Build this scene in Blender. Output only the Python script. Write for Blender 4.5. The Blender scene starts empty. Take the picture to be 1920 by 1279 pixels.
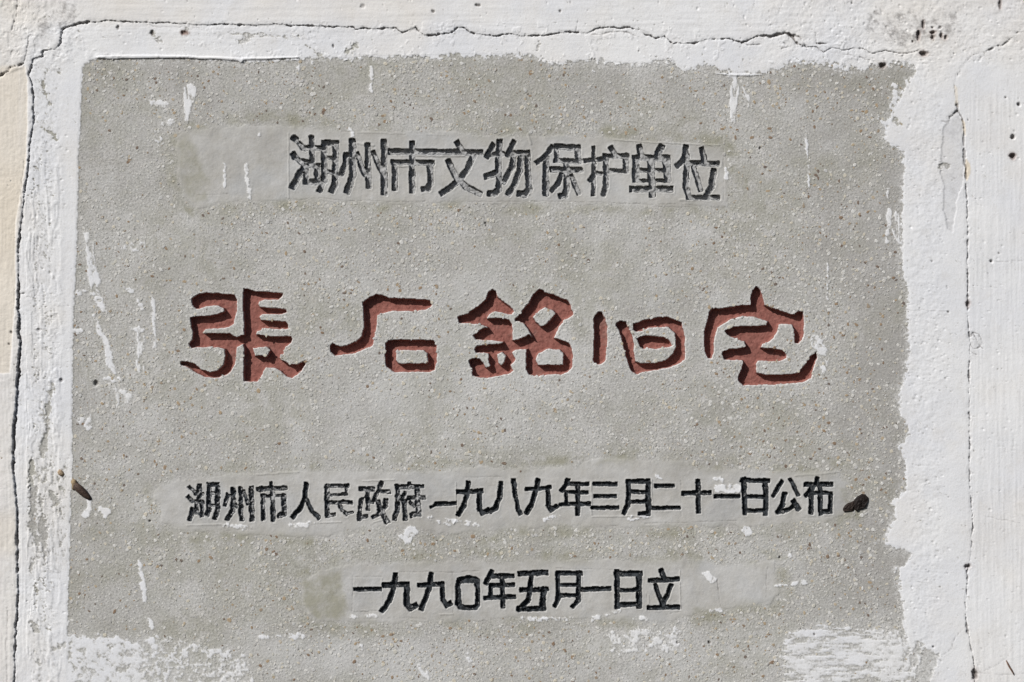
import bpy, bmesh, math, random
import numpy as np
from mathutils import Vector

# ------------------------------------------------------------------ camera, sky, sun, exposure
scene = bpy.context.scene
COL = scene.collection
MM = 0.001                                   # the photo shows about 1.92 m of wall: 1 unit of tracing = 1 mm
CU, CV, Z0 = 960.0, 639.5, 1.5
cam_d = bpy.data.cameras.new('camera')
cam = bpy.data.objects.new('camera', cam_d)
COL.objects.link(cam)
cam.location = (0, -4.0, Z0)
cam.rotation_euler = (math.radians(90), 0, 0)
cam_d.sensor_width = 36
cam_d.lens = 36 * 4.0 / 1.92
cam_d.clip_end = 100
scene.camera = cam

to_sun = Vector((-1.0, -1.02, 1.03)).normalized()
sun_el = math.asin(to_sun.z)
sun_az = math.atan2(to_sun.x, to_sun.y)
world = bpy.data.worlds.new('World')
scene.world = world
world.use_nodes = True
wn = world.node_tree.nodes
wn.clear()
sky = wn.new('ShaderNodeTexSky'); sky.sky_type = 'NISHITA'; sky.sun_disc = False; sky.air_density = 0.8
sky.sun_elevation = sun_el
sky.sun_rotation = sun_az
bg = wn.new('ShaderNodeBackground'); bg.inputs['Strength'].default_value = 0.05
wo = wn.new('ShaderNodeOutputWorld')
world.node_tree.links.new(sky.outputs[0], bg.inputs[0])
world.node_tree.links.new(bg.outputs[0], wo.inputs[0])
sl = bpy.data.lights.new('sun', 'SUN'); sl.energy = 4.9; sl.angle = math.radians(0.5); sl.color = (1.0, 0.98, 0.955)
sun = bpy.data.objects.new('sun', sl); COL.objects.link(sun)
sun.rotation_euler = to_sun.to_track_quat('Z', 'Y').to_euler()
scene.view_settings.view_transform = 'Standard'
scene.view_settings.look = 'None'
scene.view_settings.exposure = -0.12
scene.view_settings.gamma = 1.0

rng = np.random.default_rng(7)
random.seed(7)

# ------------------------------------------------------------------ sampling grid (finer where letters and cracks are)
def axis(bands, lo, hi, plo, phi, coarse, fine, out):
    v = [lo]
    while v[-1] < hi:
        p = v[-1]
        if p < plo or p > phi: s = out
        else:
            s = coarse
            for a, b in bands:
                if a <= p <= b: s = fine
        v.append(p + s)
    return np.array(v)
XS = axis([(20, 66), (335, 585), (585, 1370), (1370, 1640), (1786, 1832)], -150, 2070, -6, 1926, 1.75, 1.22, 9.0)
YS = axis([(36, 96), (100, 122), (252, 384), (534, 732), (890, 984), (1062, 1152)], -150, 1430, -6, 1285, 1.75, 1.22, 9.0)
X, Y = np.meshgrid(XS, YS)
NY, NX = X.shape
print('grid', NX, NY, NX * NY)

def vnoise(sx, sy=None, seed=0, ang=None):
    """value noise on the tensor grid, lattice cell sx by sy mm, range about -1..1"""
    sy = sy or sx
    r = np.random.default_rng(seed + 1000)
    def ax(v, s):
        t = (v + 400.0) / s
        i = np.floor(t).astype(int); f = t - i
        f = f * f * f * (f * (f * 6 - 15) + 10)
        return i, f
    ix, fx = ax(XS, sx); iy, fy = ax(YS, sy)
    L = r.uniform(-1, 1, (iy.max() + 2, ix.max() + 2))
    rows = L[iy] * (1 - fy)[:, None] + L[iy + 1] * fy[:, None]
    return rows[:, ix] * (1 - fx) + rows[:, ix + 1] * fx
def fbm(s, o=4, seed=0, sy=None, gain=0.55):
    out = 0; a = 1; tot = 0
    sy = sy or s
    for k in range(o):
        out = out + a * vnoise(s / 2 ** k, sy / 2 ** k, seed * 17 + k * 5)
        tot += a; a *= gain
    return out / tot * 1.5
def sstep(a, b, x):
    t = np.clip((x - a) / (b - a), 0, 1)
    return t * t * (3 - 2 * t)
def box_of(pts, pad):
    p = np.asarray(pts, float)
    i0, i1 = np.searchsorted(XS, [p[:, 0].min() - pad, p[:, 0].max() + pad])
    j0, j1 = np.searchsorted(YS, [p[:, 1].min() - pad, p[:, 1].max() + pad])
    return slice(j0, j1), slice(i0, i1)
def line_field(pts, ws, S, wob=0.0, square=False):
    """max over segments of (half width - distance): positive inside the stroke"""
    x = X[S]; y = Y[S]
    if wob:
        x = x + wob * NWX[S]; y = y + wob * NWY[S]
    best = np.full(x.shape, -1e3)
    for k in range(len(pts) - 1):
        (x0, y0), (x1, y1) = pts[k], pts[k + 1]
        dx, dy = x1 - x0, y1 - y0
        L2 = dx * dx + dy * dy + 1e-9
        t = np.clip(((x - x0) * dx + (y - y0) * dy) / L2, 0, 1)
        d = np.hypot(x - x0 - t * dx, y - y0 - t * dy)
        if square:                           # chisel-cut ends: squarish caps
            L = math.sqrt(L2); al = ((x - x0) * dx + (y - y0) * dy) / L; pe = np.abs((x - x0) * dy - (y - y0) * dx) / L
            ov = np.maximum(np.maximum(-al, al - L), 0)
            d = (pe ** 5 + ov ** 5) ** .2
        w = ws[k] * (1 - t) + ws[k + 1] * t
        best = np.maximum(best, w / 2 - d)
    return best
def poly_field(pts, S, wob=0.0):
    """signed distance, positive inside"""
    x = X[S]; y = Y[S]
    if wob:
        x = x + wob * NWX[S]; y = y + wob * NWY[S]
    d = np.full(x.shape, 1e9); ins = np.zeros(x.shape, bool)
    n = len(pts)
    for k in range(n):
        (x0, y0), (x1, y1) = pts[k], pts[(k + 1) % n]
        dx, dy = x1 - x0, y1 - y0
        t = np.clip(((x - x0) * dx + (y - y0) * dy) / (dx * dx + dy * dy + 1e-9), 0, 1)
        d = np.minimum(d, np.hypot(x - x0 - t * dx, y - y0 - t * dy))
        if y0 != y1:
            c = ((y0 > y) != (y1 > y)) & (x < (x1 - x0) * (y - y0) / (y1 - y0) + x0)
            ins ^= c
    return np.where(ins, d, -d)
NWX = fbm(11, 3, 501); NWY = fbm(11, 3, 502)
FULL = (slice(0, NY), slice(0, NX))

# ------------------------------------------------------------------ the writing, traced stroke by stroke
# each entry: character, tile origin x, y, scale, shapes; shape = (width, points...) stroke | ('P', points) area | ('H', points) island
s9, s6 = 9.133, 6.393
ROW1 = [
 ('湖', 535, 240, s9, [(100,(155,185),(175,200)),(62,(170,200),(290,350)),(85,(330,345),(600,355)),(70,(250,270),(340,350)),(90,(450,180),(460,640)),(100,(145,465),(160,490)),(75,(160,490),(310,630)),(62,(310,560),(440,600)),
   (105,(125,1005),(250,785)),(75,(250,785),(320,680)),(60,(340,645),(560,640)),(88,(355,690),(350,930)),(88,(345,925),(560,925)),(92,(548,650),(548,930)),
   (95,(668,260),(662,900),(590,1060)),(92,(665,262),(870,262)),(95,(868,270),(852,960),(805,1070)),(55,(710,500),(860,520)),(66,(700,745),(850,775))]),
 ('州', 535, 240, s9, [(95,(1045,470),(1035,600),(965,780)),(108,(1152,240),(1155,800),(1115,950),(1055,1080)),(85,(1235,455),(1290,620),(1365,790)),(92,(1415,300),(1425,1000)),(85,(1510,425),(1590,620),(1680,800)),(102,(1695,240),(1697,1110))]),
 ('市', 715, 240, s9, [(92,(530,270),(525,400)),(98,(165,405),(920,412)),(95,(530,400),(530,1070)),(92,(232,600),(232,1030)),(88,(215,592),(870,600)),(95,(840,600),(840,950),(800,1035),(730,1050))]),
 ('文', 715, 240, s9, [(92,(1310,260),(1400,400)),(92,(1000,412),(1700,420)),(95,(1580,470),(1480,700),(1330,900),(1180,1020),(1040,1110)),(100,(1155,580),(1290,850),(1450,1010),(1680,1120))]),
 ('物', 895, 245, s9, [(90,(265,260),(170,430)),(85,(190,415),(430,400)),(98,(385,200),(365,500),(370,1000),(300,1070),(220,1070)),(105,(170,780),(340,720)),(85,(620,205),(525,410)),(95,(560,395),(850,385)),(85,(622,450),(600,620),(455,870)),(98,(745,450),(725,700),(625,950),(545,1070)),(95,(858,385),(865,600),(885,1000),(800,1090),(725,1085))]),
 ('保', 895, 245, s9, [(78,(1270,285),(1150,460),(1035,540)),(98,(1185,480),(1175,1080)),(95,(1355,280),(1730,290)),(78,(1362,270),(1362,520)),(88,(1350,515),(1750,530)),(98,(1722,290),(1732,530)),(88,(1290,665),(1770,680)),(92,(1530,560),(1530,1000),(1500,1110),(1440,1125)),(78,(1445,760),(1390,900),(1275,1025)),(82,(1615,780),(1680,950),(1730,1060))]),
 ('护', 1080, 250, s9, [(60,(300,250),(305,560)),(66,(310,540),(300,1040)),(66,(160,470),(460,440)),(66,(240,800),(330,680),(420,690)),(78,(610,250),(690,390)),(86,(510,392),(870,392)),(95,(855,392),(858,640)),(72,(560,645),(850,645)),(82,(515,400),(515,900),(475,1040))]),
 ('单', 1170, 250, s9, [(105,(270,245),(310,400)),(115,(635,255),(570,400)),('P',(148,372),(800,372),(808,842),(148,842)),('H',(262,480),(400,480),(415,600),(262,600)),('H',(535,470),(665,480),(680,600),(535,600)),('H',(262,670),(405,670),(418,790),(262,790)),('H',(535,665),(680,670),(692,790),(535,790)),('P',(100,908),(850,912),(840,1010),(100,1005)),(112,(490,830),(490,1045))]),
 ('位', 1170, 250, s9, [(95,(1062,250),(1045,420),(925,545)),(92,(1075,400),(1062,900),(1110,1090)),(92,(1340,285),(1375,440)),(92,(1120,510),(1600,520)),(85,(1185,560),(1310,960)),(98,(1545,650),(1500,900),(1425,1050)),(75,(1100,1100),(1610,1105))]),
]
ROW2 = [
 ('張', 320, 530, s6, [('P',(245,190),(330,135),(430,115),(560,120),(680,140),(770,150),(795,210),(795,330),(770,430),(760,500),(690,540),(560,555),(420,560),(400,585),(410,605),(560,605),(720,610),(790,650),(870,625),(960,600),(960,760),(860,745),(800,770),(790,800),(790,900),(770,980),(720,1070),(640,1120),(520,1150),(400,1130),(280,1080),(200,1020),(120,990),(115,950),(200,935),(290,975),(370,1040),(480,1070),(560,1055),(630,980),(650,880),(640,800),(560,780),(400,775),(240,790),(215,740),(255,680),(265,600),(240,500),(230,420),(270,400),(400,400),(560,380),(640,345),(630,310),(560,280),(440,285),(350,315),(300,320),(255,270)),
   ('P',(870,70),(950,75),(1000,95),(1350,125),(1340,160),(1290,210),(1120,210),(1060,230),(1055,260),(1080,290),(1250,300),(1390,320),(1400,365),(1340,385),(1100,385),(1070,410),(1090,450),(1200,455),(1380,465),(1415,510),(1410,560),(1300,565),(1120,555),(1040,590),(1030,620),(1200,640),(1440,640),(1460,670),(1450,720),(1380,770),(1350,860),(1310,900),(1330,930),(1420,970),(1520,980),(1590,940),(1625,925),(1620,980),(1580,1050),(1520,1110),(1450,1145),(1380,1130),(1310,1060),(1230,1030),(1140,1020),(1110,1060),(1090,1130),(1040,1185),(960,1195),(870,1185),(870,1000),(880,800),(865,740),(880,600),(870,400),(860,200)),
   ('H',(990,790),(1150,775),(1190,820),(1150,880),(1010,870))]),
 ('石', 590, 530, s6, [('P',(565,240),(650,180),(740,140),(820,150),(880,180),(1000,185),(1200,190),(1380,210),(1410,260),(1390,300),(1330,325),(1180,345),(930,345),(800,380),(755,395),(745,500),(725,620),(710,700),(700,760),(640,785),(540,830),(440,860),(330,870),(240,880),(190,830),(180,760),(220,720),(310,765),(400,745),(500,700),(565,640),(590,520),(580,360)),
   ('P',(845,740),(880,690),(1000,680),(1420,690),(1470,740),(1465,960),(1440,1050),(1390,1075),(950,1075),(860,1020),(845,900)),('H',(985,830),(1020,815),(1300,820),(1350,860),(1355,950),(1330,965),(1010,965),(980,930))]),
 ('銘', 840, 530, s6, [('P',(115,410),(230,370),(370,270),(450,200),(480,120),(540,75),(590,110),(600,160),(680,240),(790,320),(790,350),(760,380),(680,375),(560,350),(500,380),(470,430),(600,420),(740,440),(775,500),(780,600),(775,690),(850,680),(970,620),(1060,700),(1060,800),(940,805),(800,810),(770,840),(800,880),(820,920),(760,990),(790,1060),(730,1095),(620,1120),(480,1150),(370,1140),(290,1120),(285,1050),(260,1000),(245,930),(300,900),(380,910),(425,960),(450,1010),(500,1000),(485,930),(480,860),(430,850),(330,845),(310,800),(350,760),(470,740),(600,740),(660,710),(480,695),(330,690),(290,640),(370,570),(450,540),(480,545),(400,510),(240,490),(130,485)),
   ('H',(600,860),(650,840),(690,880),(680,950),(640,990),(610,950)),
   ('P',(800,440),(870,360),(960,250),(1020,140),(1100,70),(1150,90),(1170,120),(1260,140),(1370,190),(1440,210),(1480,270),(1490,330),(1515,370),(1480,410),(1410,440),(1340,520),(1300,600),(1280,660),(1380,690),(1450,720),(1490,790),(1500,900),(1495,1010),(1440,1080),(1350,1105),(1200,1110),(1040,1125),(970,1110),(935,1040),(940,900),(935,810),(1000,720),(1000,640),(960,570),(920,500),(860,470),(810,470)),
   ('H',(1030,420),(1090,340),(1160,300),(1240,330),(1290,370),(1230,440),(1160,510),(1120,520),(1070,480)),('H',(1090,850),(1180,800),(1340,805),(1385,850),(1380,980),(1200,985),(1080,985),(1060,930))]),
 ('旧', 1060, 530, s6, [('P',(340,410),(400,345),(450,350),(485,430),(505,520),(510,640),(500,800),(490,920),(440,975),(370,985),(335,940),(340,800),(345,600)),
   ('P',(605,480),(660,455),(730,470),(770,530),(800,620),(825,720),(830,850),(850,940),(900,965),(1050,960),(1200,930),(1290,850),(1320,770),(1325,680),(1310,610),(1240,545),(1130,535),(1000,545),(900,590),(850,600),(810,560),(810,490),(880,470),(1000,435),(1110,410),(1220,410),(1330,450),(1400,470),(1415,560),(1435,640),(1440,800),(1440,920),(1380,965),(1280,1010),(1100,1050),(920,1080),(860,1100),(800,1080),(760,1000),(720,850),(680,700),(640,570),(600,520)),
   ('P',(850,670),(960,630),(1080,640),(1200,650),(1250,690),(1270,740),(1300,745),(1250,780),(1100,795),(930,795),(890,760))]),
 ('宅', 1280, 530, s6, [('P',(250,700),(260,600),(290,450),(315,360),(360,300),(430,315),(560,290),(700,270),(810,265),(815,160),(835,90),(880,40),(930,70),(960,130),(975,200),(995,270),(1080,300),(1200,340),(1330,380),(1390,340),(1450,345),(1460,460),(1460,600),(1440,690),(1390,735),(1340,730),(1335,650),(1340,570),(1310,510),(1210,500),(1160,510),(1140,580),(1100,650),(1040,710),(960,740),(945,775),(1100,790),(1200,810),(1245,860),(1250,910),(1180,940),(1040,950),(900,940),(885,980),(890,1080),(1000,1100),(1200,1105),(1380,1080),(1450,1000),(1530,880),(1610,820),(1620,900),(1570,1030),(1540,1150),(1480,1190),(1300,1215),(1050,1230),(720,1235),(670,1180),(665,1120),(700,1040),(720,970),(710,940),(600,935),(500,925),(465,870),(480,820),(560,795),(680,785),(750,765),(740,710),(640,680),(540,630),(505,580),(560,540),(700,515),(850,515),(1000,510),(1020,470),(940,440),(840,415),(700,410),(600,440),(500,490),(430,540),(400,600),(385,700),(380,820),(350,910),(310,915),(265,830))]),
]
ROW3 = [
 ('湖', 340, 880, s9, [(66,(155,310),(250,410)),(78,(310,290),(310,560)),(66,(250,425),(365,430)),(66,(130,480),(185,550)),(56,(255,570),(370,570)),(64,(265,560),(265,740)),(64,(358,560),(358,790)),(52,(270,765),(370,775)),(88,(200,700),(150,850)),(78,(475,270),(475,700),(450,765)),(70,(475,268),(620,265)),(76,(618,265),(618,700),(580,830)),(50,(500,415),(600,415)),(50,(500,625),(610,625))]),
 ('州', 340, 880, s9, [(66,(800,450),(745,610)),(46,(790,455),(880,455)),(78,(892,350),(882,700),(795,845)),(46,(935,590),(955,650)),(76,(1020,340),(1030,860)),(52,(1075,380),(1140,590)),(76,(1200,330),(1212,860))]),
 ('市', 340, 880, s9, [(60,(1540,250),(1560,430)),(72,(1315,350),(1780,320)),(72,(1400,480),(1402,840)),(56,(1390,450),(1780,460)),(78,(1568,430),(1572,860)),(82,(1762,460),(1762,760),(1680,800))]),
 ('人', 520, 880, s9, [(76,(500,255),(470,500),(380,680),(265,820)),(72,(510,540),(600,720),(705,825))]),
 ('民', 520, 880, s9, [(66,(840,290),(1200,282)),(78,(862,290),(852,800)),(46,(900,440),(1185,430)),(38,(1185,285),(1190,430)),(66,(870,570),(1260,570)),(58,(880,800),(975,782)),(62,(1050,570),(1110,700),(1190,765),(1275,740))]),
 ('政', 660, 880, s9, [(82,(165,340),(360,335)),(72,(270,350),(272,680)),(66,(170,510),(135,700),(125,850)),(62,(125,825),(255,800)),(44,(290,560),(350,560)),(72,(505,235),(440,400),(385,515)),(66,(490,372),(640,382)),(68,(580,535),(570,640),(480,760),(375,825)),(80,(455,560),(490,700),(600,890))]),
 ('府', 660, 880, s9, [(56,(980,255),(980,320)),(66,(790,312),(1210,300)),(76,(785,300),(785,700),(735,840)),(62,(910,400),(850,520)),(76,(900,560),(912,850)),(72,(970,490),(1240,482)),(86,(1120,390),(1142,760),(1035,785)),(56,(1000,580),(1060,640))]),
 ('一', 660, 880, s9, [(50,(1360,645),(1440,605)),(74,(1440,602),(1760,582))]),
 ('九', 850, 870, s9, [(80,(255,330),(240,500),(180,720),(95,860)),(82,(90,482),(480,465)),(84,(452,470),(455,780),(500,840),(595,800))]),
 ('八', 850, 870, s9, [(74,(822,335),(792,580),(722,760),(650,810)),(76,(1032,290),(1070,560),(1120,780),(1145,845))]),
 ('九', 850, 870, s9, [(84,(1450,290),(1400,520),(1340,700),(1265,830)),(70,(1265,435),(1655,405)),(78,(1622,420),(1632,720),(1680,790),(1770,735))]),
 ('年', 1030, 870, s9, [(76,(312,275),(290,340),(222,450)),(70,(345,345),(650,342)),(62,(295,480),(645,490)),(72,(490,360),(488,850)),(56,(290,480),(290,690)),(72,(200,695),(680,682))]),
 ('三', 1030, 870, s9, [(76,(785,350),(1140,350)),(62,(790,555),(1130,560)),(66,(755,752),(1160,750))]),
 ('月', 1030, 870, s9, [(72,(1345,300),(1700,300)),(82,(1362,295),(1352,700),(1285,840)),(84,(1690,295),(1698,850)),(62,(1360,482),(1680,482)),(68,(1360,652),(1680,652)),(66,(1560,850),(1690,850))]),
 ('二', 1210, 870, s9, [(66,(185,375),(480,375)),(66,(135,758),(575,755))]),
 ('十', 1210, 870, s9, [(78,(660,502),(1100,498)),(80,(902,300),(912,805))]),
 ('一', 1210, 870, s9, [(68,(1212,560),(1595,550))]),
 ('日', 1380, 870, s9, [(84,(142,270),(150,840)),(78,(110,285),(550,292)),(84,(510,292),(512,850)),(68,(200,562),(480,562)),(70,(200,800),(500,800))]),
 ('公', 1380, 870, s9, [(68,(785,305),(700,450),(645,550)),(60,(935,270),(1000,400),(1065,525)),(78,(838,525),(800,700),(715,820)),(70,(710,830),(880,790),(1000,710)),(84,(995,650),(1075,770))]),
 ('布', 1380, 870, s9, [(76,(1205,360),(1635,352)),(78,(1400,260),(1380,330),(1270,470),(1210,530)),(66,(1280,500),(1630,502)),(78,(1292,510),(1292,820)),(78,(1440,380),(1452,850)),(72,(1618,505),(1618,815)),(78,(1460,825),(1610,818))]),
]
ROW4 = [
 ('一', 650, 1040, s9, [(72,(150,598),(570,592))]),
 ('九', 650, 1040, s9, [(84,(840,350),(810,560),(740,780),(620,955)),(90,(650,530),(1030,512)),(96,(1030,510),(1032,850),(1090,925),(1180,870))]),
 ('九', 650, 1040, s9, [(88,(1450,350),(1410,600),(1350,760),(1285,920)),(84,(1260,528),(1640,505)),(78,(1640,500),(1650,760),(1710,870),(1775,840))]),
 ('〇', 830, 1040, s9, [('P',(215,540),(260,400),(440,365),(580,385),(635,430),(640,880),(600,945),(430,960),(270,940),(225,860)),('H',(300,520),(330,495),(540,490),(560,560),(570,840),(540,860),(380,875),(320,850))]),
 ('年', 830, 1040, s9, [(78,(840,300),(745,490)),(80,(870,372),(1190,368)),(74,(840,530),(1200,522)),(74,(1020,400),(1032,890)),(66,(830,540),(825,740)),(76,(740,748),(1220,722))]),
 ('五', 830, 1040, s9, [(92,(1330,330),(1765,312)),(78,(1520,380),(1500,560),(1460,780),(1310,940)),(80,(1360,612),(1770,592)),(95,(1740,600),(1705,890)),(84,(1310,930),(1730,930))]),
 ('月', 960, 1040, s9, [(78,(785,322),(1175,320)),(72,(790,310),(790,760),(745,870)),(78,(1140,315),(1140,780),(1050,885)),(58,(800,526),(1130,526)),(66,(800,702),(1120,706))]),
 ('一', 1090, 1040, s9, [(80,(35,602),(475,585))]),
 ('日', 1090, 1040, s9, [(92,(600,330),(1015,325)),(88,(612,300),(620,890)),(92,(990,325),(990,880)),(68,(650,612),(960,602)),(74,(620,860),(960,852))]),
 ('立', 1090, 1040, s9, [(82,(1372,275),(1420,400)),(82,(1180,450),(1655,425)),(76,(1272,535),(1330,700),(1400,830)),(80,(1530,535),(1470,700),(1400,830)),(76,(1160,908),(1650,900))]),
]

H = np.zeros_like(X)              # height of the surface, mm, positive towards the viewer
groove = np.zeros_like(X)         # 0..1 how deep in a carved character
gid = np.zeros(X.shape, int)      # which character
rim = np.zeros_like(X); edge_light = np.zeros_like(X)
kind = np.zeros_like(X)           # paint kept in the groove 0..1
rough = fbm(7, 3, 61); rough2 = fbm(3.4, 2, 62)
CHARS = []
for row, depth, wall, wob, keep in ((ROW1, 8.0, 1.8, 0.9, 0.36), (ROW2, 13.4, 2.8, 0.9, 0.9), (ROW3, 6.0, 1.7, 1.1, 0.70), (ROW4, 6.0, 1.7, 0.9, 0.70)):
    for ci, (ch, ox, oy, sc, shapes) in enumerate(row):
        mess = (1.0 if (row is ROW3 and ci in (0, 1, 2, 4, 5, 6)) or (row is ROW4 and ci == 5) else .35 if row is not ROW2 else 0.05)
        pts = []
        for sh in shapes: pts += [(ox + a / sc, oy + b / sc) for a, b in sh[1:]]
        S = box_of(pts, 14)
        f = np.full(X[S].shape, -1e3)
        for sh in shapes:
            q = [(ox + a / sc, oy + b / sc) for a, b in sh[1:]]
            if sh[0] == 'P': f = np.maximum(f, poly_field(q, S, wob))
            elif sh[0] == 'H': f = np.minimum(f, -poly_field(q, S, wob))
            else: f = np.maximum(f, line_field(q, [sh[0] / sc] * len(q), S, wob, True))
        f = f + (0.45 + .5 * (mess > .9)) * rough[S] + 0.35 * rough2[S] + (0.0 if row is ROW2 else 0.75 if row is ROW1 else 0.6)
        g = sstep(-0.35, wall, f)
        rimf = np.exp(-((f + 1.6) / 1.3) ** 2) * (0.55 + .5 * rough[S])
        rim[S] = np.maximum(rim[S], rimf * (1.0 if row is not ROW2 else .45))
        edge_light[S] = np.maximum(edge_light[S], np.exp(-np.maximum(-f, 0) / (5.0 if row is ROW2 else 2.2)) * (f < 1))
        # islands and floors are chiselled unevenly
        dd = g * depth * np.clip(1 + (0.03 if row is ROW2 else 0.06) * rough[S] + mess * (.50 * rough[S] + .30 * rough2[S] - .12), .15, 1.4)
        f0 = f
        n = len(CHARS) + 1
        win = g > groove[S]
        groove[S] = np.where(win, g, groove[S])
        gid[S] = np.where((g > 0.03) & win, n, gid[S])
        kind[S] = np.where(win, keep - .17 * (mess > .9) * (row is ROW3) + .1 * (mess > .9) * (row is ROW4), kind[S])
        H[S] -= np.where(g > 0, np.maximum(dd - np.maximum(-H[S], 0), 0), 0)
        CHARS.append((ch, row is ROW2))
print('characters', len(CHARS))
flat = 1 - groove
H += .55 * rim * flat

# ------------------------------------------------------------------ cement patches under the black writing
PATCH = [
 [(332,260),(345,248),(400,240),(520,236),(700,246),(860,250),(900,258),(1050,256),(1120,256),(1200,266),(1300,272),(1350,275),(1365,300),(1362,385),(1200,382),(1000,380),(850,378),(700,380),(560,374),(420,380),(370,388),(345,370),(335,330)],
 [(290,925),(305,908),(350,900),(500,885),(640,882),(760,888),(900,878),(1040,880),(1120,862),(1290,866),(1300,878),(1420,884),(1570,886),(1590,905),(1590,960),(1560,975),(1400,985),(1200,988),(1050,985),(860,1000),(700,985),(600,1005),(450,1000),(340,995),(305,975)],
 [(570,1090),(600,1072),(660,1060),(900,1052),(1280,1050),(1380,1060),(1450,1055),(1460,1110),(1440,1130),(1320,1145),(1250,1165),(1000,1155),(800,1165),(640,1165),(590,1160),(570,1130)],
]
edge_n = fbm(26, 4, 91)
patch = np.zeros_like(X); pid = np.zeros(X.shape, int)
for k, p in enumerate(PATCH):
    S = box_of(p, 40)
    f = poly_field(p, S) + 5.0 * edge_n[S] + 1.5 * rough[S]
    m = sstep(-1.5, 2.0, f)
    patch[S] = np.maximum(patch[S], sstep(-11, 4, f + 4 * rough2[S]) * (.55 + .45 * m))
    pid[S] = np.where(f > 0, k + 1, pid[S])
    H[S] += 0.5 * m * np.clip(0.6 + 0.9 * edge_n[S], 0, 2)

# ------------------------------------------------------------------ whitewash: where it covers, where it has gone
EXPOSED = [(156,130),(160,122),(173,114),(185,111),(250,110),(350,110),(440,115),(455,119),(520,114),(570,112),(600,106),(640,113),(700,108),(780,107),(850,104),(940,104),(1000,104),(1020,118),(1060,120),(1110,114),(1170,120),(1210,124),(1235,112),(1262,118),(1285,134),(1305,128),(1322,120),(1345,130),(1365,138),(1420,140),(1440,134),(1480,122),(1520,118),(1560,122),(1590,133),(1625,127),(1660,120),(1705,118),(1712,132),(1700,152),(1690,175),(1678,200),(1668,215),(1660,245),(1658,268),(1682,275),(1695,286),(1693,330),(1691,400),(1693,440),(1690,480),(1694,520),(1703,545),(1700,600),(1705,650),(1700,690),(1698,712),(1688,725),(1684,755),(1688,782),(1702,800),(1702,822),(1686,836),(1698,870),(1698,920),(1676,940),(1678,970),(1662,1005),(1660,1022),(1688,1028),(1702,1042),(1700,1056),(1682,1066),(1688,1110),(1694,1160),(1700,1200),(1712,1240),(1716,1279),(1710,1445),(128,1445),(128,1190),(128,1120),(130,1050),(132,980),(134,920),(136,870),(136,800),(137,700),(138,600),(142,520),(146,426),(148,300),(152,200)]
sdf_e = poly_field(EXPOSED, FULL)
amp = 2.0 + 3.2 * sstep(1500, 1680, X) + 4.2 * sstep(560, 760, X) * sstep(220, 140, Y) + 1.5 * sstep(300, 500, X) * sstep(220, 140, Y)
jag = fbm(17, 4, 31, gain=0.7)
fine = fbm(5.0, 3, 32, gain=0.7)
wash = -sdf_e + amp * (0.55 * jag + 0.85 * fine) * 1.15
out_field = -sdf_e
wash = np.clip(wash, -30, 30); wash0 = wash.copy()

def add_wash(pts, w, dis=0.0, seed=0, vert=False, wob=1.4):
    """a smear of whitewash; dis = how much it has dissolved into flecks"""
    global wash
    ws = w if isinstance(w, (list, tuple)) else [w] * len(pts)
    S = box_of(pts, max(ws) + 12)
    f = line_field(pts, ws, S, wob)
    n = (FLV if vert else FL)[S]
    wash[S] = np.maximum(wash[S], np.minimum(f * 1.25 + 4.2 * n + 1.3 * rough2[S], 3.2 * (n * 1.4 + 0.62 - 1.25 * dis)))
FILMQ = []
def area_wash(pts, dis, vert=0, soft=10.0):
    global wash
    S = box_of(pts, 20)
    f = poly_field(pts, S, 2.0)
    n = (FLV if vert == 1 else FLH if vert == 2 else FL)[S]
    FILMQ.append((S, sstep(-14, 8, f + 8 * n) * (.75 - .5 * dis) * np.clip(.6 + .8 * n, 0, 1)))
    wash[S] = np.maximum(wash[S], np.minimum(f / soft * 6 + 7 * n, 3.2 * (n * 1.2 + 0.75 - 1.25 * dis)))
FL = fbm(9, 4, 41, gain=0.75); FLV = fbm(5, 4, 42, sy=22, gain=0.75); FLH = fbm(26, 4, 43, sy=6, gain=0.75)
# drips and smears traced on the slab: left side
add_wash([(164,440),(170,470),(176,530),(178,545)], [10,16,20,8], .35, vert=True)
add_wash([(172,505),(183,525)], 14, .3)
add_wash([(185,560),(196,585)], [14,8], .3)
add_wash([(176,592),(188,620),(200,645),(206,680),(214,700)], [6,10,13,12,5], .0)
add_wash([(148,548),(195,548)], 9, .45)
add_wash([(196,712),(222,712)], 8, .2); add_wash([(214,720),(222,765)], [4,11], .3, vert=True)
add_wash([(238,545),(256,545),(266,580)], [6,8,5], .45)
add_wash([(240,618),(268,618)], 7, .4); add_wash([(262,620),(266,655),(262,690)], [14,14,14], .5, vert=True)
add_wash([(288,560),(290,650)], 6, .55, vert=True)
add_wash([(138,622),(150,622)], 12, .1); add_wash([(150,790),(168,780),(166,800)], 12, .35)
add_wash([(226,735),(240,740),(240,760)], 12, .6)
add_wash([(235,470),(265,458)], 16, .62)
FR = fbm(7, 4, 44, gain=.8)
film_highlight = .85 * sstep(-15, 1, wash0 + 5 * FR) * np.clip(.45 + 1.2 * FR, 0, 1) * sstep(180, 230, X + Y * .0)
film_highlight = np.maximum(film_highlight, .45 * np.clip(fbm(38, 4, 45, sy=60, gain=.7) - .28, 0, 1) * sstep(1.0, .0, groove))
def area_film(pts, k, soft=14, vert=True):
    S = box_of(pts, 30); m = sstep(-soft, soft, poly_field(pts, S, 3) + 6 * FL[S])
    film_highlight[S] = np.maximum(film_highlight[S], k * m * np.clip(.55 + .9 * (FLV if vert else FL)[S], 0, 1))
area_film([(150,430),(290,440),(300,700),(240,780),(150,800)], .42); area_film([(420,425),(490,425),(480,465),(430,470)], .35)
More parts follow.
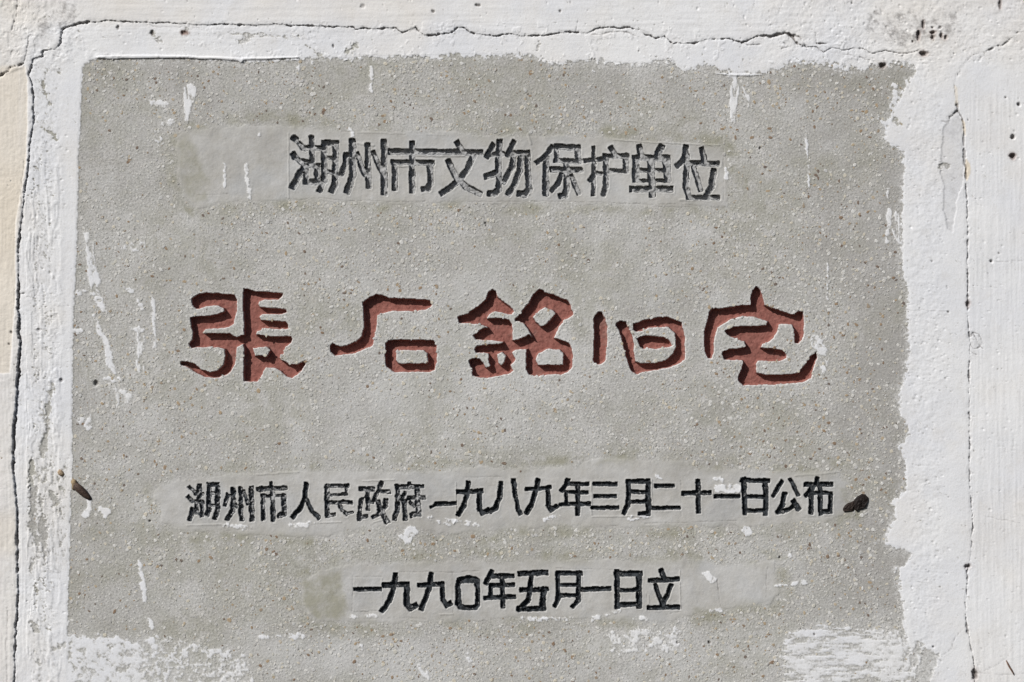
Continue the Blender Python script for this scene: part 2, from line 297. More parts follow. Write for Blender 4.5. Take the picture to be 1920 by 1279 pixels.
area_film([(150,140),(330,150),(330,330),(150,320)], .16); area_film([(740,700),(900,700),(880,760),(700,780)], .2, 20, False); area_film([(1340,600),(1560,600),(1545,700),(1480,720)], .25, 12, False)
area_film([(1060,1180),(1290,1175),(1290,1230),(1100,1240)], .4); area_film([(160,1000),(560,1060),(560,1160),(160,1160)], .15, 20, False); area_film([(1290,1180),(1490,1200),(1480,1279),(1200,1279)], .22, 30, False)
area_film([(1560,380),(1690,400),(1690,520),(1600,520)], .18)
# left lower
add_wash([(166,938),(168,955),(160,965)], [7,9,14], -.2); add_wash([(190,955),(202,958),(198,968)], [10,12,7], -.2)
add_wash([(258,1045),(266,1075),(272,1130)], [4,10,8], -.1); add_wash([(278,1160),(284,1175)], 9, .1)
add_wash([(284,1200),(290,1225),(298,1262)], [9,11,9], .05)
area_wash([(120,1192),(215,1196),(260,1206),(285,1300),(120,1445)], .26)
area_wash([(200,1200),(300,1196),(440,1225),(440,1300),(200,1300)], .70)
area_wash([(300,1240),(470,1230),(470,1445),(300,1445)], .80)
add_wash([(486,1196),(500,1194)], 8, .1); add_wash([(525,1192),(565,1192)], [8,9], .35)
add_wash([(770,998),(762,1015),(768,1022)], [22,14,8], .1); add_wash([(752,1008),(778,1000)], 12, .2)
add_wash([(790,1252),(800,1268)], [14,10], .25); add_wash([(678,1210),(679,1218)], 4, -.2)
add_wash([(874,1230),(882,1240)], [10,6], .5)
# bottom right block, brushed sideways
area_wash([(1478,1188),(1560,1181),(1640,1180),(1660,1190),(1690,1230),(1700,1290),(1680,1445),(1470,1445),(1470,1250)], .38, 2, 16)
area_wash([(1650,1186),(1720,1190),(1720,1290),(1660,1290)], .5)
area_wash([(1140,1185),(1270,1180),(1270,1218),(1150,1222)], .62, 0)
add_wash([(1483,1096),(1506,1092)], [6,12], -.1); add_wash([(1455,1098),(1485,1098)], 4, .1)
add_wash([(1327,1078),(1335,1086)], [14,16], .0); add_wash([(1398,994),(1402,997)], 14, .05); add_wash([(1480,1040),(1482,1042)], 5, -.3)
add_wash([(1330,1145),(1352,1144)], 6, .2)
# letters rows
add_wash([(1345,915),(1383,917)], 14, -.05, wob=.3); add_wash([(1343,898),(1352,902)], 9, .1)
add_wash([(1230,893),(1240,896)], 6, -.1)
for a in ([(835,975),(900,985)], [(805,972),(850,985)], [(420,985),(470,990)], [(1020,975),(1050,968)], [(1110,1160),(1160,1145)], [(1190,1158),(1210,1160)], [(600,975),(570,985)],
          [(980,1160),(1070,1160)], [(655,1155),(705,1155)], [(1180,972),(1215,968)], [(545,985),(575,985)]):
    add_wash(a, 7, .42)
# top of the slab
add_wash([(357,170),(352,205),(350,225)], [22,10,5], .25, vert=True); add_wash([(697,128),(696,148)], 7, -.3, wob=.3); add_wash([(695,158),(696,170)], 5, -.3)
add_wash([(1376,142),(1376,190),(1374,228)], [12,14,4], .1, vert=True); add_wash([(1385,165),(1405,200)], [16,10], .6, vert=True)
add_wash([(1511,240),(1514,300),(1517,352)], 2.2, .1, wob=.4); add_wash([(1665,355),(1664,370)], 6, 0, wob=.3); add_wash([(1668,395),(1665,452)], [7,8], 0.05, wob=.5)
add_wash([(1672,405),(1690,445)], 22, .42, vert=True); add_wash([(1652,1226),(1655,1230)], 5, 0)
add_wash([(1650,222),(1660,235)], 8, .1); add_wash([(1677,165),(1672,200)], 14, .5)
add_wash([(1552,495),(1551,560)], 1.6, .2, wob=.3); add_wash([(1530,640),(1550,668),(1540,700)], [22,16,10], .42)
add_wash([(422,310),(421,355)], 4, .1, wob=.5); add_wash([(462,310),(464,340),(469,373)], [9,5,6], -.1, wob=.6)
add_wash([(285,190),(310,196)], 12, .62); add_wash([(297,262),(300,268)], 12, .45); add_wash([(320,230),(300,240)], 12, .65)
add_wash([(586,115),(590,122)], 8, .2); add_wash([(558,125),(560,130)], 7, -.2); add_wash([(487,252),(488,254)], 5, -.2); add_wash([(1112,133),(1114,134)], 5, -.3)
add_wash([(656,245),(662,256)], [9,5], 0.1); add_wash([(1362,315),(1362,335)], 7, .1)
for S_, q_ in FILMQ: film_highlight[S_] = np.maximum(film_highlight[S_], q_)
# worn spots in the whitewash of the band: grey shows through
def bare(pts, w, k=1.0, wob=1.8):
    global wash
    ws = w if isinstance(w, (list, tuple)) else [w] * len(pts)
    S = box_of(pts, max(ws) + 10)
    f = line_field(pts, ws, S, 3.0) - 1.0 + 5.5 * FL[S] + 2.0 * rough2[S]
    wash[S] = np.minimum(wash[S], -k * f)
for a, w in (([(448,80),(470,72)], [8,14]), ([(345,60),(352,56)], [9,11]), ([(448,62),(440,64)], 4), ([(60,865),(62,990)], [10,16]), ([(75,930),(82,1005),(84,1060)], [6,16,5]),
             ([(96,920),(104,945)], [8,12]), ([(58,990),(75,1022)], [14,12]), ([(66,1098),(68,1110)], 6), ([(62,1168),(68,1185)], 7), ([(92,1222),(118,1208)], [4,8]), ([(70,1240),(74,1242)], 6),
             ([(112,130),(114,140)], 7), ([(78,150),(95,205)], [5,6]), ([(85,240),(110,262)], 5), ([(98,720),(88,800),(80,852)], [4,9,14]), ([(60,1060),(58,1075)], 5), ([(283,60),(300,80)], 6), ([(430,62),(560,70)], 3),
             ([(600,105),(575,85)], 5), ([(650,100),(668,85)], 6), ([(1010,78),(1008,95)], 4), ([(1650,205),(1690,235)], 6), ([(1765,310),(1780,312)], [14,8]), ([(1740,1235),(1730,1279)], [34,30]), ([(1722,1210),(1715,1240)], 16),
             ([(1700,1040),(1690,1050)], 14), ([(1630,130),(1690,145)], [5,12]), ([(1540,1200),(1560,1198)], 4)):
    bare(a, w)
# band speckles on the left and rough mottling, top
spk = fbm(3.6, 2, 55, gain=.8)
col = sstep(55, 66, X) * sstep(112, 92, X) * sstep(100, 140, Y)
wash = np.where((out_field > 4), np.minimum(wash, 4 * (1.02 - 0.46 * col - 1.15 * spk * (0.5 + 0.5 * jag))), wash)
low = sstep(840, 880, Y) * sstep(1090, 1030, Y) * sstep(45, 60, X) * sstep(135, 120, X)
wash = np.where(low > 0.2, np.minimum(wash, 3 * (0.75 - 1.3 * np.maximum(FL, FLV) * low)), wash)
wm = sstep(-0.8, 0.9, wash)

# ------------------------------------------------------------------ regions: outer wall, band, slab
CR_TOP = [(117,56),(130,50),(150,44),(167,42),(178,43),(200,39),(240,41),(290,43),(330,44),(380,47),(420,46),(480,48),(520,46),(560,49),(600,50),(640,51),(663,51),(668,56),(680,52),(700,54),(740,54),(755,61),(780,52),(784,58),(795,66),(820,67),(850,60),(860,52),(872,52),(880,61),(900,64),(930,69),(955,63),(975,68),(1010,67),(1030,66),(1060,61),(1100,62),(1120,53),(1180,52),(1200,56),(1210,65),(1230,71),(1245,69),(1262,81),(1280,81),(1300,81),(1330,73),(1360,72),(1390,80),(1420,69),(1450,68),(1470,63),(1483,66),(1495,82),(1505,88)]
CR_TR = [(1505,88),(1530,88),(1545,98),(1560,90),(1580,94),(1600,91),(1620,92),(1637,101),(1660,95),(1690,101),(1710,98),(1722,94)]
CR_L = [(117,56),(115,78),(105,92),(82,94),(80,106),(63,110),(60,125),(55,140),(60,156),(63,180),(64,215),(61,240),(56,280),(52,320),(44,380),(39,426),(36,450),(35,500),(35,550),(36,600),(38,640),(36,690),(33,725),(28,800),(25,852),(27,900),(32,940),(33,1000),(34,1060),(34,1120),(30,1180),(28,1240),(26,1290),(26,1445)]
CR_R = [(1915,55),(1880,85),(1860,91),(1840,98),(1824,104),(1806,124),(1790,150),(1790,168),(1795,200),(1796,208),(1804,220),(1808,250),(1808,290),(1811,320),(1811,345),(1813,380),(1815,426),(1814,470),(1814,510),(1815,560),(1816,600),(1819,640),(1817,700),(1817,760),(1818,800),(1818,852),(1818,900),(1822,940),(1824,990),(1819,1050),(1815,1062),(1813,1100),(1810,1150),(1815,1180),(1820,1210),(1826,1240),(1828,1260),(1826,1300),(1826,1445)]
BAND = CR_TOP + CR_TR[1:] + [(1760,100),(1790,125)] + CR_R[7:] + CR_L[::-1][:-1]
sdf_b = poly_field(BAND, FULL, 0.7)          # positive inside the band and slab
left_hi = sstep(1.0, -1.0, sdf_b)
lift = 1.6 * left_hi * (sstep(1300, 900, X) * 0.6 + 0.4) * sstep(1790, 1700, X)
lift = lift + left_hi * sstep(90, 45, X) * (0.5 + 2.6 * sstep(500, 580, Y) * sstep(1300, 700, Y))
H += lift
# plaster relief
rl = fbm(15, 4, 71, gain=.6); rf = fbm(5.5, 3, 72, gain=.7); brv = fbm(3.2, 2, 73, sy=60); brh = fbm(70, 3, 74, sy=6); big = fbm(120, 3, 75)
lump = np.maximum(fbm(9, 3, 76, gain=.7) - 0.12, 0)
rightband = sstep(1695, 1712, X) * sstep(1775, 1755, X)
vb = sstep(1800, 1835, X) * sstep(120, 220, Y) + 0.6 * sstep(60, 40, X) + .5 * sstep(130, 110, X) * sstep(300, 420, Y)
hb = sstep(110, 60, Y) * (X > 120)
roughzone = 0.28 + 0.60 * np.clip(sstep(1350, 1500, X) * sstep(150, 90, Y) + rightband + sstep(135, 100, X) * 0.8 + sstep(190, 120, X) * sstep(120, 80, Y) * 1.5 + sstep(-4, 2, sdf_b) * sstep(90, 60, Y) * .4, 0, 1.6)
pl = wm * (0.75 + 0.45 * rl * roughzone + 0.36 * rf * roughzone + 0.22 * brv * vb + 0.25 * brh * hb + 0.8 * lump * (rightband * .32 + .12 + .5 * sstep(1350, 1500, X) * sstep(150, 90, Y)))
pl = pl * np.where(out_field < 3, 0.5, .85) + .45 * wm
fk = fbm(13, 3, 311, sy=80, gain=.7); fk2 = fbm(24, 4, 312, gain=.7)
zl = sstep(44, 52, X) * sstep(124, 108, X) * sstep(150, 420, Y)
pl = pl + wm * (.75 * zl * sstep(.02, .10, fk) + .5 * zl * sstep(.38, .45, fk2) + .55 * sstep(.42, .48, fk2) * sstep(-20, -10, -np.abs(out_field - 30) + 20) * (Y < 130) + .8 * sstep(150, 120, X) * sstep(130, 100, Y) * sstep(-.05, .05, fk2))
H += pl * (1 - groove)
H += big * 0.8
# plain slab relief
H += (1 - wm) * flat * (1 - patch) * (0.08 * rf + 0.20 * fbm(2.8, 2, 77))
H += (1 - wm) * flat * patch * (0.22 * rl + 0.06 * rf)
# a thick lip of whitewash along the top edge of the slab
lip = [(184,110),(215,110),(245,109),(300,109),(350,109),(372,111),(400,111),(448,114),(452,117),(456,113),(500,112),(560,110)]
S = box_of(lip, 12)
f = line_field([(a, b - 2.2) for a, b in lip], [5, 6.5, 6.5, 6, 5, 5, 5, 6, 7, 5, 4, 2], S, .4)
m = sstep(-.6, 1.2, f); H[S] += 2.2 * m; wash[S] = np.maximum(wash[S], 6 * m - (1 - m) * 50); wm[S] = np.maximum(wm[S], m)
S = box_of([(1320,138),(1430,140)], 10)
f = line_field([(1335,137),(1365,140),(1400,141),(1428,140)], [2, 4, 4, 2], S, .3); m = sstep(-.6, 1., f); H[S] += 1.6 * m; wash[S] = np.maximum(wash[S], 6 * m - (1 - m) * 50)

# ------------------------------------------------------------------ cracks, peeling, holes
dirt_shade = np.zeros_like(X); cream = np.zeros_like(X); stain = np.zeros_like(X); rust = np.zeros_like(X)
CN = fbm(13, 3, 301, gain=.8); CN2 = fbm(50, 2, 302)
def crack(pts, ws, depth, d=1.0, wob=1.1, lipl=0.0):
    global H
    if not isinstance(ws, (list, tuple)): ws = [ws] * len(pts)
    S = box_of(pts, max(ws) + 8)
    f = line_field(pts, ws, S, wob * 1.5) + 0.5 * rough2[S] - .05 + np.clip(max(ws) * .5, .25, 1.8) * CN[S] + .15 * min(max(ws), 3) * CN2[S] - .10 * max(ws)
    m = sstep(-0.9, 0.9, f)
    H[S] -= depth * m
    if depth > 1.4:                          # crumbled shoulders
        sh = sstep(-5.5, -.5, f + 2.4 * FL[S]) * (1 - m); H[S] -= .55 * sh * np.clip(.5 + FL[S], 0, 1.5) * (depth / 4.5)
        dirt_shade[S] = np.maximum(dirt_shade[S], .13 * sh * np.clip(.3 + FL[S], 0, 1))
    dirt_shade[S] = np.maximum(dirt_shade[S], d * m)  # shadow inside the crack painted in dark, along with its grime
def wvar(pts, lo, hi, seed):
    r = np.random.default_rng(seed); return list(r.uniform(lo, hi, len(pts)))
w = wvar(CR_TOP, 1.2, 2.6, 1); w[-12:] = [1.6, 1.8, 2.0, 2.2, 2.5, 3.5, 4.5, 4.2, 5.0, 5.5, 4.0, 2.0][-12:]
w = [max(q, 1.4) for q in w]; w[-8:] = [3.4, 2.4, 3.6, 5.5, 6.4, 6.0, 4.4, 2.6]
crack(CR_TOP, w, 4.5)
crack(CR_TR, 1.3, 2.2, .7)
crack([(1483,66),(1499,70),(1512,90)], [3, 2, 1.2], 2.5, .8); crack([(1380,78),(1400,84),(1425,84)], 2.0, 2.0, .5); crack([(1470,80),(1478,88),(1466,92)], 1.8, 2, .6)
crack([(1560,99),(1600,106),(1640,116)], 1.3, 1.5, .5); crack([(1530,62),(1530,82)], 1.5, 2, .8); crack([(1530,82),(1548,83)], [3, 2.5], 3)
crack([(1100,62),(1118,66),(1150,60),(1180,62),(1200,70)], 1.5, 1.6, .6); crack([(1080,60),(1084,35)], 1.2, 1.0, .6)
crack([(280,47),(300,52),(340,50),(380,52)], 1.2, .8, .4)
crack([(785,62),(800,56),(850,50)], 1.0, .6, .3)
wl = []
for x_, y_ in CR_L: wl.append(1.5 if y_ < 120 else 2.1 if y_ < 300 else 1.6 if y_ < 520 else 4.4 if y_ < 720 else 3.2 if y_ < 860 else 2.6 if y_ < 1200 else 1.6)
crack(CR_L, wl, 6.0)
crack([(-10,146),(15,135),(20,128),(45,120)], [5, 5, 4, 2.5], 6.0)
crack([(45,120),(50,100),(54,75),(58,66)], 1.5, 2.0, .7)
crack([(0,140),(8,126),(18,112),(24,92)], 1.2, 1.0, .4); crack([(34,0),(33,20),(28,40),(22,58)], [3, 4, 3, 1.5], 2.0, .5)
crack([(36,552),(45,551)], 2, 3, .9); crack([(72,426),(71,548),(62,558),(52,557)], 1.3, 1.2, .5)
crack([(45,300),(41,345),(40,400),(38,420)], 1.3, 1.0, .5); crack([(15,1140),(12,1200),(14,1279)], 1.0, .8, .5)
wr = []
for x_, y_ in CR_R: wr.append(1.7 if y_ < 200 else 2.6 if y_ < 280 else 3.8 if y_ < 330 else 1.8 if y_ < 1040 else 2.4 if y_ < 1200 else 1.3)
crack(CR_R, wr, 3.0, .8)
crack([(1780,222),(1795,208)], 2.6, 3); crack([(1768,229),(1780,228)], 1.5, 1.2, .8)
crack([(1805,340),(1812,343)], 1.5, 1, .5)
for a in ([(1819,632),(1826,625),(1835,628),(1842,640),(1838,650),(1826,655),(1820,648)], [(1826,625),(1832,640),(1845,655)], [(1820,660),(1830,665)]): crack(a, 1.5, 1.5, .8)
crack([(1765,1230),(1785,1215),(1790,1195),(1805,1180)], 1.0, .8, .6); crack([(1720,1237),(1765,1238)], 1.0, .8, .6)
crack([(1836,1262),(1890,1265),(1940,1262)], 1.0, .6, .5); crack([(1885,1235),(1900,1212),(1930,1190)], 1.0, .6, .4); crack([(1845,1258),(1870,1246),(1885,1235)], 1.0, .6, .5)
crack([(1700,582),(1775,583)], 1.0, .7, .4); crack([(1705,872),(1760,873)], .9, .5, .3); crack([(1845,968),(1915,982)], .9, .5, .25); crack([(1858,491),(1930,487)], 1.0, .8, .5)
crack([(1345,1085),(1348,1110),(1351,1137)], 1.0, .8, .6); crack([(1440,1062),(1438,1090),(1436,1120)], .9, .6, .4)
# faint characters scratched in the wall at the right edge
for a in ([(1872,828),(1884,828),(1884,838)], [(1872,838),(1884,838),(1884,850),(1876,850)], [(1894,828),(1906,828)], [(1892,838),(1908,836)], [(1894,846),(1906,844)], [(1900,824),(1898,855)]): crack(a, 1.0, .6, .15)
# hairlines and trowel seams in the cement patches
for a in ([(535,372),(560,375),(600,371),(650,377),(690,376),(740,379),(800,378)], [(880,378),(960,378),(1080,378),(1200,383),(1300,384)], [(640,247),(700,247),(760,249),(840,252)],
          [(715,280),(760,286)], [(843,378),(845,372)], [(1357,275),(1357,378),(1350,384)], [(370,366),(400,365),(430,364)], [(345,1000),(380,998),(430,990)], [(420,997),(450,992),(480,993)],
          [(1210,982),(1280,980),(1380,976)], [(1500,972),(1560,968)], [(664,1082),(716,1081)], [(662,1080),(661,1145)], [(664,1144),(716,1145)], [(716,1082),(715,1145)], [(750,1073),(800,1072),(848,1074)],
          [(849,1075),(850,1150)], [(849,1074),(897,1070)], [(717,1160),(740,1158),(800,1160)], [(1040,1066),(1095,1067),(1150,1068)], [(1093,1068),(1092,1140)], [(1213,1115),(1216,1136)], [(1276,1068),(1277,1146),(1250,1152)],
          [(546,950),(546,982)], [(856,906),(856,980)], [(1277,900),(1277,970)], [(1338,907),(1338,930)], [(1507,893),(1508,925)], [(660,1145),(690,1147)], [(1110,985),(1160,986)], [(870,895),(940,894)], [(1310,1000),(1340,1002)]):
    crack(a, 1.1, .7, .28, .6)
# light ridges left by the moulds
def ridge(pts, w, h):
    S = box_of(pts, w + 6)
    f = line_field(pts, [w] * len(pts), S, .6); m = sstep(-.8, .8, f) * flat[S]; H[S] += h * m; patch[S] = np.maximum(patch[S], m)
for a in ([(668,248),(720,249),(760,250)], [(1150,262),(1200,266),(1290,270),(1350,272)], [(800,252),(840,253)], [(541,250),(541,372)], [(350,985),(410,983),(430,984)], [(716,1084),(716,1146)], [(1275,1070),(1276,1140)],
          [(1490,892),(1550,888),(1575,884)], [(855,905),(855,975),(850,984)], [(1110,969),(1220,968),(1222,900)], [(740,900),(680,902)], [(700,980),(720,974)], [(600,980),(640,979)], [(1109,905),(1109,965)],
          [(662,1145),(690,1145)], [(825,1152),(850,1151)], [(1010,1160),(1060,1159)], [(1215,1116),(1216,1132)], [(1330,272),(1340,275)], [(480,890),(560,885)]):
    ridge(a, 2.0, .9)
# raised white lips pushed up beneath some strokes
for a in ([(780,291),(815,292),(870,292)], [(740,312),(765,311)], [(665,268),(700,273)], [(1138,323),(1175,323)], [(1275,375),(1345,373)], [(990,252),(996,270)], [(1335,305),(1348,306)], [(990,310),(992,365)]):
    ridge(a, 4.0, 1.0)

def pit(x, y, r, depth, ry=None, d=1.0, ru=0.0, lobe=.6):
    S = box_of([(x, y)], max(r, ry or r) * 2 + 5)
    q = 1 - np.hypot((X[S] - x) / r, (Y[S] - y) / (ry or r)) + (.35 * rough2[S] + .35 * CN[S]) * lobe
    m = sstep(-.1, .55, q)
    H[S] -= depth * m
    dirt_shade[S] = np.maximum(dirt_shade[S], d * m); rust[S] = np.maximum(rust[S], ru * sstep(-.9, .3, q))
for a in ((1910,196,4,6),(1899,257,5,7),(1885,183,2.4,3),(1815,225,2.2,2),(1859,490,3.5,5),(1873,475,2,2),(1747,490,2,2),(1778,585,2,2)): pit(*a)
pit(1899, 293, 6, 8, ru=.7); pit(1731, 47, 3, 4, 9, ru=.5); pit(1722, 66, 4, 6, 10, ru=.6); pit(1711, 78, 2, 3, 3); pit(1749, 61, 6, 6, 4, ru=.6); pit(1749, 70, 4, 5, ru=.5)
pit(1765, 68, 4, 4, 5, ru=.5); pit(1773, 70, 3.5, 4, 5, ru=.5); pit(1748, 52, 3, 3); pit(1731, 101, 8, 7, 5, ru=.6); pit(1655, 123, 7, 6, 6, ru=.5); pit(1763, 51, 3, 2)
pit(1816, 1062, 8, 8, 5, ru=.3); pit(1828, 1264, 6, 6, 10, ru=.4); pit(1815, 569, 5, 5, 6, ru=.5); pit(1875, 8, 3, 3, 9, ru=.4); pit(1597, 6, 2.4, 2)
pit(222, 52, 4, 3, 6); pit(285, 62, 4, 2.5, 5); pit(346, 62, 7, 2.5, 4, ru=1.0, d=.3); pit(625, 86, 3, 2, 5); pit(896, 10, 6, 3, 3); pit(812, 22, 4, 2, 3); pit(680, 12, 6, 2, 4, d=.5); pit(1050, 21, 3, 2)
pit(180, 719, 5, 5, 6, d=.7); pit(73, 619, 6, 3, 4, d=.5); pit(115, 713, 4, 3, 5, d=.8); pit(18, 645, 3, 2); pit(22, 623, 3, 2)
pit(281, 977, 3, 4, d=.9); pit(1462, 1045, 3, 4, 2.5); pit(1270, 1205, 2.5, 2); pit(1330, 1205, 3, 3); pit(1527, 1190, 3, 2); pit(1750, 1213, 2.5, 3); pit(1425, 278, 2.5, 3, 4, d=.8); pit(910, 418, 3, 3, 2.5); pit(912, 423, 2, 3)
pit(845, 612, .1, 0)
NP = 900
for k in range(NP):                          # pinholes and bubbles in the plaster
    r = random.random()
    if r < .35: x, y = random.uniform(1700, 1780), random.uniform(110, 1279)
    elif r < .6: x, y = random.uniform(1400, 1920), random.uniform(0, 120)
    elif r < .8: x, y = random.uniform(50, 135), random.uniform(100, 1279)
    elif r < .9: x, y = random.uniform(150, 1400), random.uniform(0, 100)
    else: x, y = random.uniform(1820, 1920), random.uniform(0, 1279)
    s = random.choice((1.1, 1.3, 1.3, 1.7, 2.0, 2.6))
    pit(x, y, s, random.uniform(.5, 1.4), s * random.uniform(.6, 1.3), d=random.uniform(.0, .5) * (s < 2.1))
# peeled area of the right band: the whitewash has scaled off, edges stand proud
PEEL = [(1768,240),(1785,218),(1796,212),(1805,228),(1808,290),(1806,340),(1795,372),(1790,410),(1786,440),(1776,430),(1768,395),(1771,350),(1763,325),(1766,270)]
S = box_of(PEEL, 12); f = poly_field(PEEL, S, 1.2) + 2 * rl[S]; m = sstep(-.8, .8, f); H[S] -= 1.1 * m; e = sstep(3, 0, np.abs(f)); dirt_shade[S] = np.maximum(dirt_shade[S], .12 * m + .22 * np.clip(FL[S], 0, 1) * m + .15 * e * m)
for p, d_ in (([(1803,222),(1809,232),(1811,255),(1806,245)], .9), ([(1812,298),(1818,308),(1819,325),(1812,340),(1809,320)], 1.0), ([(1789,160),(1795,165),(1796,200),(1791,198)], .6)):
    S = box_of(p, 12); m = sstep(-2, 1, poly_field(p, S, 1.0)); cream[S] = np.maximum(cream[S], d_ * m)
# grey scaled places, top left
for p in ([(92,20),(110,5),(140,8),(142,40),(120,48),(95,45)], [(72,40),(90,38),(98,60),(88,82),(78,70)], [(1625,22),(1790,25),(1800,60),(1700,90),(1625,60)]):
    S = box_of(p, 16); m = sstep(-6, 8, poly_field(p, S, 2) + 5 * FL[S]); dirt_shade[S] = np.maximum(dirt_shade[S], m * np.clip(.12 + .7 * FL[S], 0, .6)); H[S] -= .5 * m * np.maximum(FL[S], 0)
# cream undercoat: left edge, and faint ageing
cream = np.maximum(cream, sstep(0, -5, sdf_b) * sstep(64, 30, X) * (0.30 + 0.42 * sstep(118, 130, Y) * sstep(520, 300, Y) + 0.25 * sstep(60, 20, np.abs(Y - 1000)) ))
LC = [(-160,145),(15,139),(47,124),(52,150),(52,230),(50,300),(30,420),(30,560),(20,700),(-160,700)]
S = box_of(LC, 10); m = sstep(-2, 2, poly_field(LC, S, .8)); cream[S] = np.maximum(cream[S], m * (.75 + .2 * vnoise(60, 200, 5)[S])); H[S] -= 1.2 * m
age = fbm(90, 3, 81)
cream = np.maximum(cream, np.clip(0.03 + .16 * age + .20 * sstep(1500, 1750, X) * sstep(160, 60, Y) + .12 * sstep(0, -3, sdf_b) * sstep(60, 20, X) + .22 * sstep(60, 30, Y) * sstep(1200, 300, X), 0, .5) * sstep(0, 6, out_field))
cream = np.maximum(cream, 0.5 * sstep(30, 10, np.hypot((X - 1752) / 1.6, Y - 72)) * (.5 + .5 * FL))
# thin dark streaks of soot in the grain of the right wall
dirt_shade = np.maximum(dirt_shade, np.clip((FLV * .5 + brv * .35 - .18), 0, 1) * .38 * sstep(1822, 1850, X) * (0.6 + .6 * age))
dirt_shade = np.maximum(dirt_shade, np.clip(fbm(4, 3, 57, sy=9) - .55, 0, 1) * .8 * sstep(40, 60, X) * sstep(125, 105, X) * sstep(100, 130, Y))
# olive damp stains around the patches
st = fbm(60, 4, 85, sy=34)
for k, p in enumerate(PATCH):
    S = box_of(p, 70); f = poly_field(p, S); ring = np.exp(-((f + 12) / 16.0) ** 2); stain[S] = np.maximum(stain[S], ring * np.clip(.35 + .9 * st[S], 0, 1))
def blot(pts, k, soft=6):
    S = box_of(pts, 30); m = sstep(-soft, soft, poly_field(pts, S, 2.5) + 3 * rl[S]); stain[S] = np.maximum(stain[S], k * m)
blot([(568,1092),(600,1078),(640,1070),(642,1110),(650,1140),(640,1162),(592,1160),(570,1130)], .95)
blot([(335,262),(352,250),(372,300),(392,340),(390,375),(368,380),(345,360),(334,330)], .75, 9); blot([(345,385),(372,392),(362,408),(350,400)], .9)
blot([(252,975),(268,960),(300,985),(298,1030),(262,1025),(250,995)], .6, 9); blot([(1120,868),(1150,850),(1195,840),(1190,862),(1150,872)], .6); blot([(1720-285,320),(1450,310),(1480,400),(1500,440),(1450,430),(1400,350)], .35, 14)
blot([(1392,335),(1400,330),(1404,350),(1396,362)], .8, 4); blot([(1300,1140),(1320,1140),(1310,1165),(1295,1165)], .6); blot([(1455,1060),(1480,1062),(1475,1085),(1458,1085)], .7); blot([(1572,915),(1588,915),(1592,945),(1578,940)], .7)
blot([(380,885),(440,865),(480,870),(480,888)], .5); blot([(300,250),(320,260),(312,290),(298,280)], .5)
stain = np.maximum(stain, np.clip(.12 + .55 * fbm(150, 3, 87, sy=90), 0, .45) * (1 - patch))
# scratches of brush drag across the slab
stain = stain * flat

# pale ring painted in for the sunlit edges of the red letters
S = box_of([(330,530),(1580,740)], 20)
film_highlight[S] = np.maximum(film_highlight[S], edge_light[S] * np.clip(.55 + .6 * FL[S], 0, .9) * flat[S])
S = box_of([(340,250),(1600,1170)], 5)
film_highlight[S] = np.maximum(film_highlight[S], np.where(patch[S] > .4, rim[S] * .42, 0) * flat[S])  # lit edges of the black letters painted in as a pale rim

tone = .55 * fbm(170, 4, 401, gain=.65) + .30 * fbm(40, 3, 402, sy=90) - .75 * sstep(1470, 1660, X) * sstep(1180, 1120, Y) - .35 * sstep(240, 130, Y) + .55 * sstep(1165, 1220, Y)
tone += .5 * np.exp(-(((X - 900) / 420) ** 2 + ((Y - 700) / 160) ** 2)) + .35 * np.exp(-(((X - 1360) / 60) ** 2 + ((Y - 1100) / 60) ** 2))
tone -= .35 * sstep(200, 140, X)
tone = np.clip(tone, -1, 1)
# ------------------------------------------------------------------ build meshes from the grid
ORG = np.array([0.0, 0.0, Z0 + (CV - 1430) * MM])
def to_world(x, y, h): return np.stack([(x - CU) * MM, -h * MM, Z0 + (CV - y) * MM], -1)
CO = to_world(X, Y, H).reshape(-1, 3)
ATT = dict(wash=wash, cream=cream, dirt_shade=dirt_shade, stain=stain, patch=patch, groove=groove, keep=kind, rust=rust, film_highlight=film_highlight, tone=tone)
ATT = {k: np.ascontiguousarray(v, dtype=np.float32).ravel() for k, v in ATT.items()}
idx = np.arange(NX * NY).reshape(NY, NX)
a_, b_, c_, d_ = idx[:-1, :-1], idx[:-1, 1:], idx[1:, 1:], idx[1:, :-1]
QUADS = np.stack([a_, d_, c_, b_], -1).reshape(-1, 4)
g4 = gid.ravel()[QUADS].max(1)
p4 = pid.ravel()[QUADS].max(1)
sb = sdf_b.ravel()[QUADS].mean(1); se = sdf_e.ravel()[QUADS].mean(1)
region = np.where(sb < 0, 1, np.where(se < 0, 2, 3))
region = np.where((region == 3) & (p4 > 0), 3 + p4, region)
region = np.where(g4 > 0, 100 + g4, region)

def mesh_from(name, sel, mat, parent, extra=None):
    q = QUADS[sel]
    u, inv = np.unique(q, return_inverse=True)
    inv = inv.reshape(q.shape)
    co = CO[u]
    if parent is not None: co = co - ORG
    nv = len(u); faces = inv.astype(np.int32)
    if extra is not None:
        ev, ef = extra
        co = np.vstack([co, ev - (ORG if parent is not None else 0)])
        faces = np.vstack([faces, ef + nv])
    me = bpy.data.meshes.new(name)
    me.vertices.add(len(co)); me.vertices.foreach_set('co', co.astype(np.float32).ravel())
    me.loops.add(faces.size); me.loops.foreach_set('vertex_index', faces.ravel().astype(np.int32))
    me.polygons.add(len(faces)); me.polygons.foreach_set('loop_start', np.arange(0, faces.size, 4, dtype=np.int32))
    me.polygons.foreach_set('use_smooth', np.ones(len(faces), bool))
    me.update(calc_edges=True)
    for k, v in ATT.items():
        at = me.attributes.new(k, 'FLOAT', 'POINT')
        arr = np.zeros(len(co), np.float32); arr[:nv] = v[u]
        if k == 'wash': arr[nv:] = -5
        at.data.foreach_set('value', arr)
    me.materials.append(mat)
    o = bpy.data.objects.new(name, me); COL.objects.link(o)
    if parent is not None: o.parent = parent
    return o
